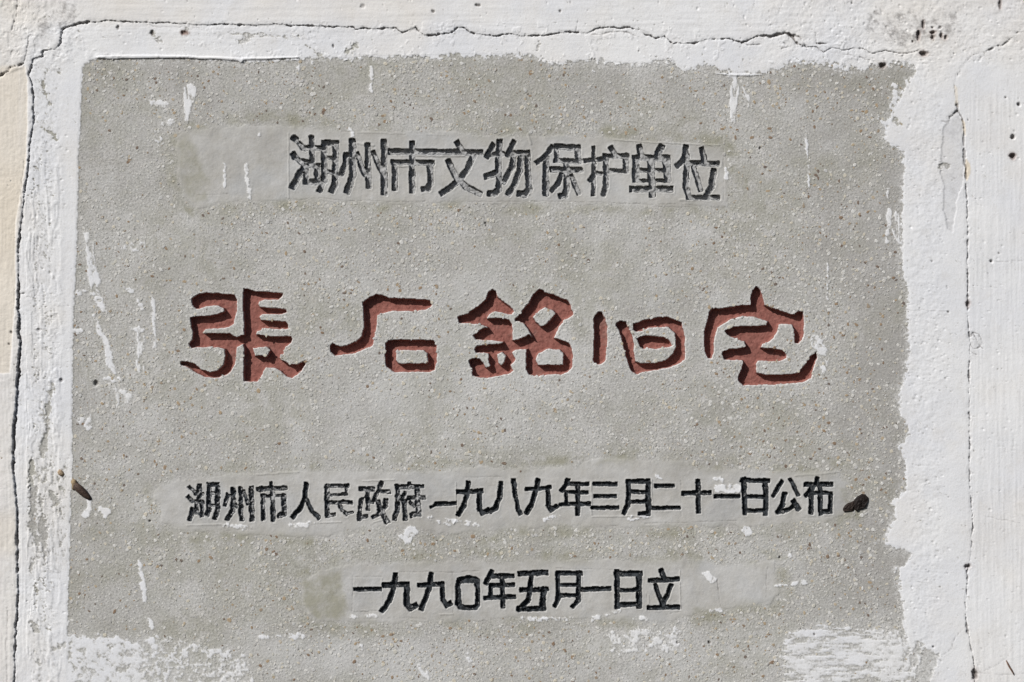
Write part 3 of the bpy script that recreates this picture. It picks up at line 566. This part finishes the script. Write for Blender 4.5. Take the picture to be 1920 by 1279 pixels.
def box_geo(x0, x1, z0, z1, y0, y1):
    v = np.array([(x, y, z) for x in (x0, x1) for y in (y0, y1) for z in (z0, z1)], float)
    f = np.array([(0,1,3,2),(4,6,7,5),(0,4,5,1),(2,3,7,6),(0,2,6,4),(1,5,7,3)])
    return v, f

# ------------------------------------------------------------------ materials
def M(name):
    m = bpy.data.materials.new(name); m.use_nodes = True; m.node_tree.nodes.clear(); return m
class NT:
    def __init__(s, t): s.t = t
    def n(s, ty, **kw):
        nd = s.t.nodes.new(ty)
        for k, v in kw.items(): setattr(nd, k, v)
        return nd
    def l(s, a, b): s.t.links.new(a, b)
    def put(s, sock, v):
        if isinstance(v, (int, float)): sock.default_value = v
        elif isinstance(v, tuple): sock.default_value = v if len(v) == len(sock.default_value) else tuple(v) + (1,)
        else: s.l(v, sock)
    def math(s, op, a, b=0.0, c=None, clamp=False):
        nd = s.n('ShaderNodeMath', operation=op, use_clamp=clamp); s.put(nd.inputs[0], a); s.put(nd.inputs[1], b)
        if c is not None: s.put(nd.inputs[2], c)
        return nd.outputs[0]
    def mix(s, f, a, b, bt='MIX'):
        nd = s.n('ShaderNodeMix', data_type='RGBA', blend_type=bt); nd.clamp_factor = True
        s.put(nd.inputs[0], f); s.put(nd.inputs[6], a); s.put(nd.inputs[7], b); return nd.outputs[2]
    def att(s, k): return s.n('ShaderNodeAttribute', attribute_name=k).outputs['Fac']
    def ss(s, x, a, b, lo=0.0, hi=1.0):
        nd = s.n('ShaderNodeMapRange', interpolation_type='SMOOTHSTEP'); s.put(nd.inputs[0], x)
        for i, v in ((1, a), (2, b), (3, lo), (4, hi)): s.put(nd.inputs[i], v)
        return nd.outputs[0]
    def noise(s, pos, sc, det=3, rough=.55, dist=0.0, dim='3D'):
        nd = s.n('ShaderNodeTexNoise'); nd.inputs['Scale'].default_value = sc; nd.inputs['Detail'].default_value = det; nd.inputs['Roughness'].default_value = rough; nd.inputs['Distortion'].default_value = dist
        s.l(pos, nd.inputs['Vector']); return nd.outputs['Fac']
def surface(name, groove_mode=None):
    m = M(name); T = NT(m.node_tree)
    geo = T.n('ShaderNodeNewGeometry'); pos = geo.outputs['Position']
    n_big = T.noise(pos, 6, 4); n_mid = T.noise(pos, 35, 4, .6); n_fine = T.noise(pos, 260, 3, .65); n_grain = T.noise(pos, 700, 2, .7)
    patch_, stain_, wash_, cream_, dirt_shade_, rust_ = [T.att(k) for k in ('patch', 'stain', 'wash', 'cream', 'dirt_shade', 'rust')]
    film_highlight_ = T.att('film_highlight')
    # bare concrete with washed aggregate
    c = T.mix(T.ss(n_big, .35, .65), (.440, .428, .408), (.550, .538, .518))
    c = T.mix(T.ss(n_mid, .3, .7), c, (.455, .45, .42))
    c = T.mix(T.ss(n_fine, .34, .56), T.mix(.6, c, (.23, .225, .21)), c)
    vo = T.n('ShaderNodeTexVoronoi', feature='F1'); vo.inputs['Scale'].default_value = 150; T.l(pos, vo.inputs['Vector'])
    sep = T.n('ShaderNodeSeparateColor'); T.l(vo.outputs['Color'], sep.inputs[0])
    peb = T.math('MULTIPLY', T.ss(vo.outputs['Distance'], .34, .26), T.ss(sep.outputs[0], .36, .40))
    peb = T.math('MULTIPLY', peb, T.ss(n_mid, .30, .48))
    pcol = T.mix(sep.outputs[1], (.60, .595, .575), (.50, .485, .43))
    pcol = T.mix(T.ss(sep.outputs[2], .965, .975), pcol, (.27, .18, .10))
    vo2 = T.n('ShaderNodeTexVoronoi', feature='F1'); vo2.inputs['Scale'].default_value = 330; T.l(pos, vo2.inputs['Vector'])
    sep2 = T.n('ShaderNodeSeparateColor'); T.l(vo2.outputs['Color'], sep2.inputs[0])
    peb2 = T.math('MULTIPLY', T.ss(vo2.outputs['Distance'], .38, .28), T.ss(sep2.outputs[0], .60, .64))
    c = T.mix(T.math('MULTIPLY', peb2, .6), c, T.mix(sep2.outputs[1], (.60, .59, .57), (.29, .285, .27)))
    c = T.mix(T.math('MULTIPLY', peb, .85), c, pcol)
    # smooth cement of the repairs
    cp = T.mix(T.ss(n_mid, .3, .7), (.43, .418, .39), (.48, .472, .455))
    cp = T.mix(T.math('MULTIPLY', T.ss(n_fine, .62, .72), .35), cp, (.28, .27, .24))
    cp = T.mix(T.math('MULTIPLY', T.ss(n_big, .52, .62), .5), cp, (.43, .44, .45))
    c = T.mix(T.math('MULTIPLY', patch_, .86), c, cp)
    tn = T.att('tone')
    c = T.mix(T.ss(tn, 0.0, 1.0, 0.0, .50), c, (.60, .60, .595))
    c = T.mix(T.ss(tn, 0.0, -1.0, 0.0, .50), c, (.315, .302, .285))
    n_h = T.noise(pos, 14, 5, .68)
    c = T.mix(T.math('MULTIPLY', T.ss(n_h, .50, .66), .22), c, (.60, .60, .60))
    c = T.mix(T.math('MULTIPLY', T.ss(n_h, .48, .34), .25), c, (.36, .345, .30))
    c = T.mix(T.math('MULTIPLY', stain_, T.ss(n_mid, .25, .6)), c, T.mix(.72, c, (.27, .26, .185)))
    c = T.mix(T.math('MULTIPLY', film_highlight_, T.ss(n_fine, .25, .62)), c, (.64, .635, .625))  # thin whitewash, plus the painted light on letter edges
    # whitewash
    wv = T.math('ADD', wash_, T.math('MULTIPLY', T.math('SUBTRACT', n_fine, .5), 5.0))
    wv = T.math('ADD', wv, T.math('MULTIPLY', T.math('SUBTRACT', n_grain, .5), 2.0))
    wf = T.ss(wv, -.35, .9)
    cw = T.mix(T.ss(n_big, .35, .65), (.715, .722, .745), (.765, .765, .768))
    cw = T.mix(T.math('MULTIPLY', T.ss(n_mid, .5, .75), .5), cw, (.66, .65, .64))
    cw = T.mix(T.math('MULTIPLY', T.ss(n_fine, .60, .70), .35), cw, (.52, .505, .48))
    thin = T.ss(wv, 3.0, .4)
    cw = T.mix(T.math('MULTIPLY', thin, .38), cw, (.52, .515, .50))
    cw = T.mix(cream_, cw, (.715, .64, .53))
    c = T.mix(wf, c, cw)
    if groove_mode:
        g_, k_ = T.att('groove'), T.att('keep')
        wear = T.noise(pos, 90, 4, .7); w2 = T.noise(pos, 400, 2, .7)
        if groove_mode == 'red':
            pc = T.mix(T.ss(wear, .35, .65), (.285, .122, .100), (.235, .094, .077))
            pc = T.mix(T.math('MULTIPLY', T.ss(w2, .64, .74), .3), pc, (.33, .20, .17))
            pc = T.mix(T.math('MULTIPLY', T.ss(n_h, .58, .66), .35), pc, (.27, .19, .165))
            f = T.ss(T.math('ADD', g_, T.math('MULTIPLY', T.math('SUBTRACT', n_fine, .5), .6)), .14, .42)
            c = T.mix(T.math('MULTIPLY', T.ss(g_, .0, .1), .75), c, (.62, .60, .58))  # pale colour painted on the groove rim for its sunlit chamfer
        else:
            pc = T.mix(T.ss(wear, .4, .65), (.012, .014, .016), (.050, .056, .062))
            pc = T.mix(T.math('MULTIPLY', T.ss(w2, .6, .7), .6), pc, (.17, .17, .17))
            ff = T.math('ADD', T.math('MULTIPLY', T.math('SUBTRACT', wear, .5), 2.4), T.math('MULTIPLY', T.math('SUBTRACT', w2, .5), 1.2))
            ff = T.ss(T.math('ADD', ff, T.math('SUBTRACT', T.math('MULTIPLY', k_, 2.0), 1.0)), -.18, .22)
            wallp = T.math('MULTIPLY', T.ss(g_, .995, .90), T.ss(wear, .60, .44))      # paint survives on the sides, scoured off the floor
            ff = T.math('MAXIMUM', ff, wallp)
            f = T.math('MULTIPLY', ff, T.ss(T.math('ADD', g_, T.math('MULTIPLY', T.math('SUBTRACT', n_fine, .5), .7)), .12, .42))
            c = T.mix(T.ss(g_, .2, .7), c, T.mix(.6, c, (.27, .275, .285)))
        c = T.mix(f, c, pc)
    c = T.mix(rust_, c, T.mix(.75, c, (.19, .10, .075)))
    c = T.mix(T.math('MULTIPLY', dirt_shade_, .80), c, (.085, .070, .062))  # grime and soot, plus the painted shadow in the cracks
    hgt = T.math('ADD', T.math('MULTIPLY', n_fine, 1.0), T.math('MULTIPLY', n_grain, .45))
    hgt = T.math('ADD', hgt, T.math('MULTIPLY', T.math('MULTIPLY', peb, .5), T.math('SUBTRACT', 1.0, wf)))
    calm = T.math('SUBTRACT', 1.0, T.math('MULTIPLY', patch_, .72))
    bp = T.n('ShaderNodeBump'); bp.inputs['Distance'].default_value = .0011
    T.put(bp.inputs['Strength'], T.math('MULTIPLY', T.math('MULTIPLY', calm, .72), T.ss(wf, 0.0, 1.0, 1.0, .42))); T.l(hgt, bp.inputs['Height'])
    bs = T.n('ShaderNodeBsdfPrincipled'); T.l(c, bs.inputs['Base Color']); bs.inputs['Roughness'].default_value = .93
    bs.inputs['Specular IOR Level'].default_value = .12
    T.l(bp.outputs[0], bs.inputs['Normal'])
    out = T.n('ShaderNodeOutputMaterial'); T.l(bs.outputs[0], out.inputs[0])
    return m
MAT = surface('weathered_concrete_and_whitewash')
MAT_RED = surface('red_paint_in_groove', 'red')
MAT_BLK = surface('black_paint_in_groove', 'black')
def simple(name, c1, c2, sc=300, rough=.8, spec=.2, bump=.5, c3=None, att=None):
    m = M(name); T = NT(m.node_tree)
    pos = T.n('ShaderNodeNewGeometry').outputs['Position']
    n = T.noise(pos, sc, 4, .65)
    c = T.mix(T.ss(n, .35, .65), c1, c2)
    if att: c = T.mix(.35, T.n('ShaderNodeAttribute', attribute_name=att).outputs['Color'], T.mix(T.ss(n, .35, .65), T.n('ShaderNodeAttribute', attribute_name=att).outputs['Color'], c2))
    bp = T.n('ShaderNodeBump'); bp.inputs['Distance'].default_value = .0006; bp.inputs['Strength'].default_value = bump; T.l(n, bp.inputs['Height'])
    bs = T.n('ShaderNodeBsdfPrincipled'); T.l(c, bs.inputs['Base Color']); bs.inputs['Roughness'].default_value = rough; bs.inputs['Specular IOR Level'].default_value = spec
    T.l(bp.outputs[0], bs.inputs['Normal'])
    T.l(bs.outputs[0], T.n('ShaderNodeOutputMaterial').inputs[0]); return m

# ------------------------------------------------------------------ outer wall, band, tablet
def tag(o, label, cat, group=None):
    o['label'] = label; o['category'] = cat
    if group: o['group'] = group
xw0, xw1 = (XS[0] - CU) * MM, (XS[-1] - CU) * MM
zw0, zw1 = Z0 + (CV - YS[-1]) * MM, Z0 + (CV - YS[0]) * MM
wall = mesh_from('plaster_wall', region == 1, MAT, None, box_geo(xw0, xw1, zw0, zw1, .066, .24))
tag(wall, 'cream and white limewashed house wall beyond the cracks around the tablet', 'wall')
band = mesh_from('plaster_surround', region == 2, MAT, None)
tag(band, 'bright white plaster band framing the grey tablet inside the cracks', 'plaster border')
tab = bpy.data.objects.new('stone_tablet', None); COL.objects.link(tab); tab.location = tuple(ORG); tab.empty_display_size = .1
tag(tab, 'grey pebbly concrete heritage tablet carved with red and black Chinese characters', 'inscribed tablet')
slab = mesh_from('slab', region == 3, MAT, tab, box_geo((135 - CU) * MM, (1690 - CU) * MM, zw0 + .004, Z0 + (CV - 125) * MM, .018, .062))
for k in range(3):
    o = mesh_from('cement_patch', region == 4 + k, MAT, tab)
    o['label'] = ('smooth cement strip under the first line of black characters', 'smooth cement strip under the long third line of black characters', 'smooth cement strip under the bottom line of black characters')[k]
order = np.argsort(g4, kind='stable'); gs = g4[order]
rows_ = [('first line', len(ROW1)), ('red line', len(ROW2)), ('long third line', len(ROW3)), ('bottom line', len(ROW4))]
rn = [(r, i) for r, n in rows_ for i in range(n)]
for k, (ch, red) in enumerate(CHARS):
    lo, hi = np.searchsorted(gs, [k + 1, k + 2])
    o = mesh_from('carved_character', order[lo:hi], MAT_RED if red else MAT_BLK, tab)
    if red: o['label'] = 'large red painted carved character ' + ch
    else: o['label'] = 'small carved character %s with black paint, in the %s' % (ch, rn[k][0])

# ------------------------------------------------------------------ aggregate: pebbles set in the slab
def sample(f, x, y):
    i = np.clip(np.searchsorted(XS, x), 0, NX - 1); j = np.clip(np.searchsorted(YS, y), 0, NY - 1); return f[j, i]
def pebbles(name, items, mat):
    V, F, C = [], [], []
    for x, y, r, asp, rot, col, hh in items:
        n = random.choice((6, 7, 7, 8)); b = len(V)
        h0 = float(sample(H, x, y))
        ca, sa = math.cos(rot), math.sin(rot)
        ring = []
        for k in range(n):
            a = 2 * math.pi * (k + random.uniform(-.25, .25)) / n; q = r * random.uniform(.78, 1.12)
            ring.append((q * math.cos(a), q * math.sin(a) * asp))
        for s_, h in ((1.0, -.45), (.72, hh)):
            for px, py in ring:
                px, py = px * s_, py * s_
                V.append((x + px * ca - py * sa, y + px * sa + py * ca, h0 + h)); C.append(col)
        F += [(b + k, b + n + k, b + n + (k + 1) % n, b + (k + 1) % n) for k in range(n)]
        F.append(tuple(b + n + k for k in range(n))[::-1])
    v = np.array(V); co = to_world(v[:, 0], v[:, 1], v[:, 2]) - ORG
    me = bpy.data.meshes.new(name); me.from_pydata(co.tolist(), [], F); me.update()
    at = me.color_attributes.new('tint', 'FLOAT_COLOR', 'POINT'); at.data.foreach_set('color', np.array([c + (1,) for c in C], np.float32).ravel())
    me.materials.append(mat)
    o = bpy.data.objects.new(name, me); COL.objects.link(o); o.parent = tab; o['kind'] = 'stuff'
    return o
MAT_PEB = simple('aggregate_pebble', (.4, .4, .4), (.36, .33, .28), 500, .8, .25, .3, att='tint')
dens = fbm(130, 3, 201); dens2 = fbm(45, 2, 202)
free = (sstep(1, -1, wash) * (1 - patch) * (groove < .01) * (gid == 0))
def scatter(n, rlo, rhi, cols, bias, hh):
    out = []
    t = 0
    while len(out) < n and t < n * 30:
        t += 1
        x, y = random.uniform(132, 1706), random.uniform(108, 1284)
        if sample(free, x, y) < .8: continue
        d = sample(dens, x, y) * .6 + sample(dens2, x, y) * .3 + bias(x, y)
        if random.random() > d: continue
        r = rlo + (rhi - rlo) * random.random() ** 2.0
        out.append((x, y, r, random.uniform(.45, .95), random.uniform(0, math.pi), random.choice(cols), hh * random.uniform(.4, 1.2)))
    return out
pale = [(.62,.61,.585),(.57,.56,.53),(.66,.655,.635),(.53,.515,.46),(.58,.54,.45),(.50,.50,.495),(.42,.415,.40)]
brown = [(.21,.135,.085),(.28,.19,.115),(.15,.10,.075),(.38,.285,.18),(.30,.235,.17),(.13,.095,.08),(.43,.35,.24)]
bw = lambda x, y: .42 + .45 * math.exp(-((y - 1020) / 26) ** 2) + .25 * (x > 1200) * (y > 400) + .15 * (y > 1150)
bb = lambda x, y: .45 + .25 * (y < 230) + .2 * (x > 1250) - .25 * (400 < x < 1200 and 440 < y < 860)
IT = scatter(13500, 1.3, 5.0, pale, bw, .65) + scatter(2400, 1.3, 4.8, brown + [(.38,.285,.18),(.43,.35,.24),(.34,.27,.19),(.45,.38,.28)], bb, .45)
for x, y, r, c in ((291,148,3.5,2),(293,155,3.2,2),(391,152,3.4,0),(232,179,3.2,0),(213,147,3.4,0),(205,245,3.6,2),(257,277,3.4,2),(240,304,4,0),(243,300,4.5,1),(498,193,4.5,3),(608,206,4,0),(606,211,4.2,2),(581,211,3,0),
     (870,212,4.2,1),(809,223,4.6,2),(738,202,4,1),(733,190,3.6,0),(994,180,3.6,1),(995,137,6,1),(1174,250,4,3),(1128,191,3.6,1),(1445,136,3,2),(1442,154,5,3),(1358,160,3,2),(1354,242,4,1),(1379,258,5,0),(1443,241,4.2,0),(1445,258,4,0),(1482,262,3.4,1),
     (1314,231,3,0),(1410,258,4,1),(1527,238,4,0),(1524,209,3,0),(1534,334,4,2),(1573,340,4.6,2),(1440,358,4.6,3),(1609,380,3.6,2),(1625,145,3,2),(1644,198,5,3),(1597,207,4,3),(1614,246,4,1),(1343,427,3.6,0),(1298,504,4,1),(1293,514,3.6,1),
     (1675,521,3.5,0),(1606,609,4.6,1),(1590,608,4,1),(1541,1062-436,3,1),(1554,793,4.6,0),(1545,808,4,1),(1654,655,3.6,2),(1453,839,3.6,2),(1474,826,3.6,0),(1307,796,3.4,0),(1434,808,3.2,2),(1612,712,3.6,1),(1549,709,3,2),(1645,500,3.6,2),
     (311,466,4.2,1),(219,555,3.8,1),(347,480,3,2),(346,528,5,3),(317,504,3.2,0),(334,658,4,0),(413,774,4,3),(369,730,3.6,1),(334,757,5.4,3),(298,761,3.4,2),(485,733,5.2,3),(536,475,4.6,3),(571,472,3.4,2),(439,503,3.6,1),(419,522,3.2,2),
     (309,877,4.6,1),(290,865,4,1),(259,889,2.6,2),(162,897,3,1),(153,860,3.2,2),(508,1005,2.8,2),(519,1007,3.6,0),(500,1030,4.2,0),(396,1046,4.6,1),(373,1052,3.6,1),(163,1049,3.4,0),(223,1076,2.6,2),(215,1146,5,0),(167,1146,3,2),(149,1113,3.4,0),
     (584,1180,4,2),(549,1170,2.4,2),(472,1177,3.4,1),(420,1161,2.6,2),(430,1163,5.4,3),(612,1217,2.6,2),(578,1228,3.6,0),(502,1240,4,3),(489,1249,4,0),(416,1211,3,2),(689,1013,4.4,0),(887,1006,5,1),(813,1020,3.6,1),(852,1033,3,1),(960,1028,4,1),
     (945,869,5,2),(903,867,4,3),(976,884,2.4,2),(1078,1043,3.4,0),(1115,1019,3.4,1),(1144,1045,3.2,0),(752,1202,3.6,0),(733,1190,3.4,1),(718,1193,3.6,1),(664,1241,4,0),(844,1178,3.4,1),(1058,1218,3.2,1),(1104,1184,3.2,1),(1042,1219,2.2,2),
     (1518,1021,4.6,2),(1516,1029,3.4,0),(1631,1092,5,3),(1572,1042,3.6,2),(1394,1173,4.4,0),(1377,1161,4.4,3),(1345,1228,3.6,1),(1320,1212,3,0),(1448,1242,5.2,0),(1440,1246,3.6,2),(1292,1269,3,2),(1628,1154,3.6,2),(1612,1130,3,2),(1473,874,4,2),(1605,899,4.6,1),(1629,895,3.2,0),
     (645,540,3,0),(660,543,3.6,1),(645,562,3.2,2),(823,598,3,1),(788,540,4,1),(818,536,4.2,1),(745,533,4,3),(750,545,4,1),(727,543,3,1),(1048,1119-660,3,0),(890,1112-650,3,1)):
    if sample(groove, x, y) < .01:
        IT.append((x, y, r * 1.22, random.uniform(.5, .85), random.uniform(0, math.pi), brown[c], .35))
pebbles('aggregate_stones', IT, MAT_PEB)
print('pebbles', len(IT))

# ------------------------------------------------------------------ small things stuck to the tablet and the wall
def loft(name, rings, mat, closed=True, sub=1):
    """rings: list of lists of (x, y, h) in mm"""
    bm = bmesh.new(); R = []
    for r in rings: R.append([bm.verts.new(tuple(to_world(np.array(a), np.array(b), np.array(c)))) for a, b, c in r])
    n = len(R[0])
    for i in range(len(R) - 1):
        for k in range(n): bm.faces.new((R[i][k], R[i][(k + 1) % n], R[i + 1][(k + 1) % n], R[i + 1][k]))
    bm.faces.new(R[0][::-1]); bm.faces.new(R[-1])
    bmesh.ops.recalc_face_normals(bm, faces=bm.faces)
    me = bpy.data.meshes.new(name); bm.to_mesh(me); bm.free()
    for p in me.polygons: p.use_smooth = True
    me.materials.append(mat)
    o = bpy.data.objects.new(name, me); COL.objects.link(o)
    return o
def body(path, mat, name, seg=14, squash=.8, jit=.08, seed=1):
    """path: (x, y, h_centre, radius)"""
    r = random.Random(seed); rings = []
    for i, (x, y, h, q) in enumerate(path):
        x0, y0 = path[max(i - 1, 0)][:2]; x1, y1 = path[min(i + 1, len(path) - 1)][:2]
        L = math.hypot(x1 - x0, y1 - y0) or 1; nx, ny = -(y1 - y0) / L, (x1 - x0) / L
        rings.append([(x + nx * q * math.cos(a) * (1 + r.uniform(-jit, jit)), y + ny * q * math.cos(a) * (1 + r.uniform(-jit, jit)), h + q * squash * math.sin(a) * (1 + r.uniform(-jit, jit)))
                      for a in [2 * math.pi * k / seg for k in range(seg)]])
    return loft(name, rings, mat)
def reorigin(o, x, y, h):
    c = Vector(tuple(to_world(np.array(float(x)), np.array(float(y)), np.array(float(h)))))
    o.data.transform(__import__('mathutils').Matrix.Translation(-c)); o.location = c
h1 = float(sample(H, 160, 918))
def seg_path(p0, p1, prof, h):
    return [(p0[0] + (p1[0] - p0[0]) * t, p0[1] + (p1[1] - p0[1]) * t, h + q * .55, q) for t, q in prof]
case_m = simple('dark_silk_case', (.035, .022, .018), (.105, .07, .052), 420, .75, .3, .8)
mud_m = simple('dried_mud', (.36, .28, .17), (.17, .12, .08), 350, .95, .1, 1.0)
wood_m = simple('dark_brown_shell', (.006, .004, .0035), (.016, .010, .008), 500, .7, .3, .9)
cocoon = bpy.data.objects.new('insect_case', None); COL.objects.link(cocoon)
cocoon.location = tuple(to_world(np.array(140.), np.array(906.), np.array(h1)))
tag(cocoon, 'tapered brown insect case stuck at the left edge of the tablet', 'insect case')
def child(o, p):
    o.data.transform(__import__('mathutils').Matrix.Translation(-Vector(p.location))); o.parent = p
c1 = body([(x, y, h, q) for x, y, h, q in seg_path((140.5, 908), (171, 937), [(0, 4.6), (.06, 6.4), (.18, 7.2), (.32, 7.4), (.36, 7.1), (.5, 7.0), (.54, 6.6), (.68, 5.7), (.72, 5.3), (.85, 4.2), (.94, 2.6), (1, .8)], h1)], case_m, 'case', 16, .85, .05)
child(c1, cocoon)
c2 = body([(136, 899, h1 + .5, 2.5), (138, 902, h1 + 2, 4.8), (140, 908, h1 + 2.5, 5.4), (139, 913, h1 + 1.6, 4.0), (137, 918, h1 + .5, 2)], mud_m, 'mud_collar', 12, .7, .2, 3)
child(c2, cocoon)
h2 = float(sample(H, 1605, 942))
def blob_outline(name, pts, h0, top, mat, seed=2):
    """a lump with a traced outline and a domed, creased top"""
    r = random.Random(seed); cx = sum(p[0] for p in pts) / len(pts); cy = sum(p[1] for p in pts) / len(pts)
    rings = []
    for s_, h in ((1.0, -.8), (1.0, .5 * top), (.84, .8 * top), (.6, .95 * top), (.3, top * 1.02), (.06, top)):
        rings.append([(cx + (x - cx) * s_, cy + (y - cy) * s_, h0 + h * (1 + r.uniform(-.3, .3))) for x, y in pts])
    return loft(name, rings, mat)
tg = lambda l, ox=1540, oy=880: [(ox + a / s9, oy + b / s9) for a, b in l]
lump_e = bpy.data.objects.new('insect_case', None); COL.objects.link(lump_e); lump_e.location = tuple(to_world(np.array(1604.), np.array(942.), np.array(h2)))
tag(lump_e, 'dark brown two-lobed husk stuck right of the long line of black characters', 'insect case')
l1 = blob_outline('lobe', tg([(560,520),(620,460),(690,420),(750,430),(800,480),(800,540),(775,600),(760,650),(700,680),(640,690),(600,720),(570,690),(560,620)]), h2, 4.6, wood_m, 4); child(l1, lump_e); l1.data.shade_flat()
l2 = blob_outline('lobe', tg([(370,670),(400,620),(450,580),(520,555),(575,525),(590,600),(575,650),(550,715),(470,720),(390,730),(368,700)]), h2, 3.4, simple('brown_shell', (.012, .008, .006), (.032, .020, .015), 500, .75, .3, .9), 5); child(l2, lump_e); l2.data.shade_flat()
h3 = float(sample(H, 114, 888))
md = body([(108, 886, h3 + .3, 2), (111, 885, h3 + 1.2, 5.2), (115, 887, h3 + 1.5, 6.0), (118, 889, h3 + 1, 4.4), (121, 890, h3 + .3, 1.6)], simple('tan_mud', (.48, .38, .25), (.24, .17, .12), 420, .95, .1, 1), 'mud_dab', 12, .6, .3, 8)
reorigin(md, 114, 888, h3); tag(md, 'small tan dab of dried mud on the white band left of the tablet', 'mud dab')
h4 = float(sample(H, 1894, 1250))
tw = body([(1886, 1238, h4 + 1.2, .9), (1888.5, 1244, h4 + 2.4, 1.5), (1891, 1249, h4 + 3.0, 1.6), (1895, 1255, h4 + 2.6, 1.5), (1899, 1262, h4 + 1.6, 1.2), (1901, 1266, h4 + .4, .5)], simple('twig_bark', (.13, .075, .055), (.22, .14, .10), 500, .85, .2, .8), 'twig', 8, 1.0, .15, 9)
reorigin(tw, 1893, 1252, h4); tag(tw, 'short brown splinter stuck in the wall at the lower right corner', 'twig')
print('done')
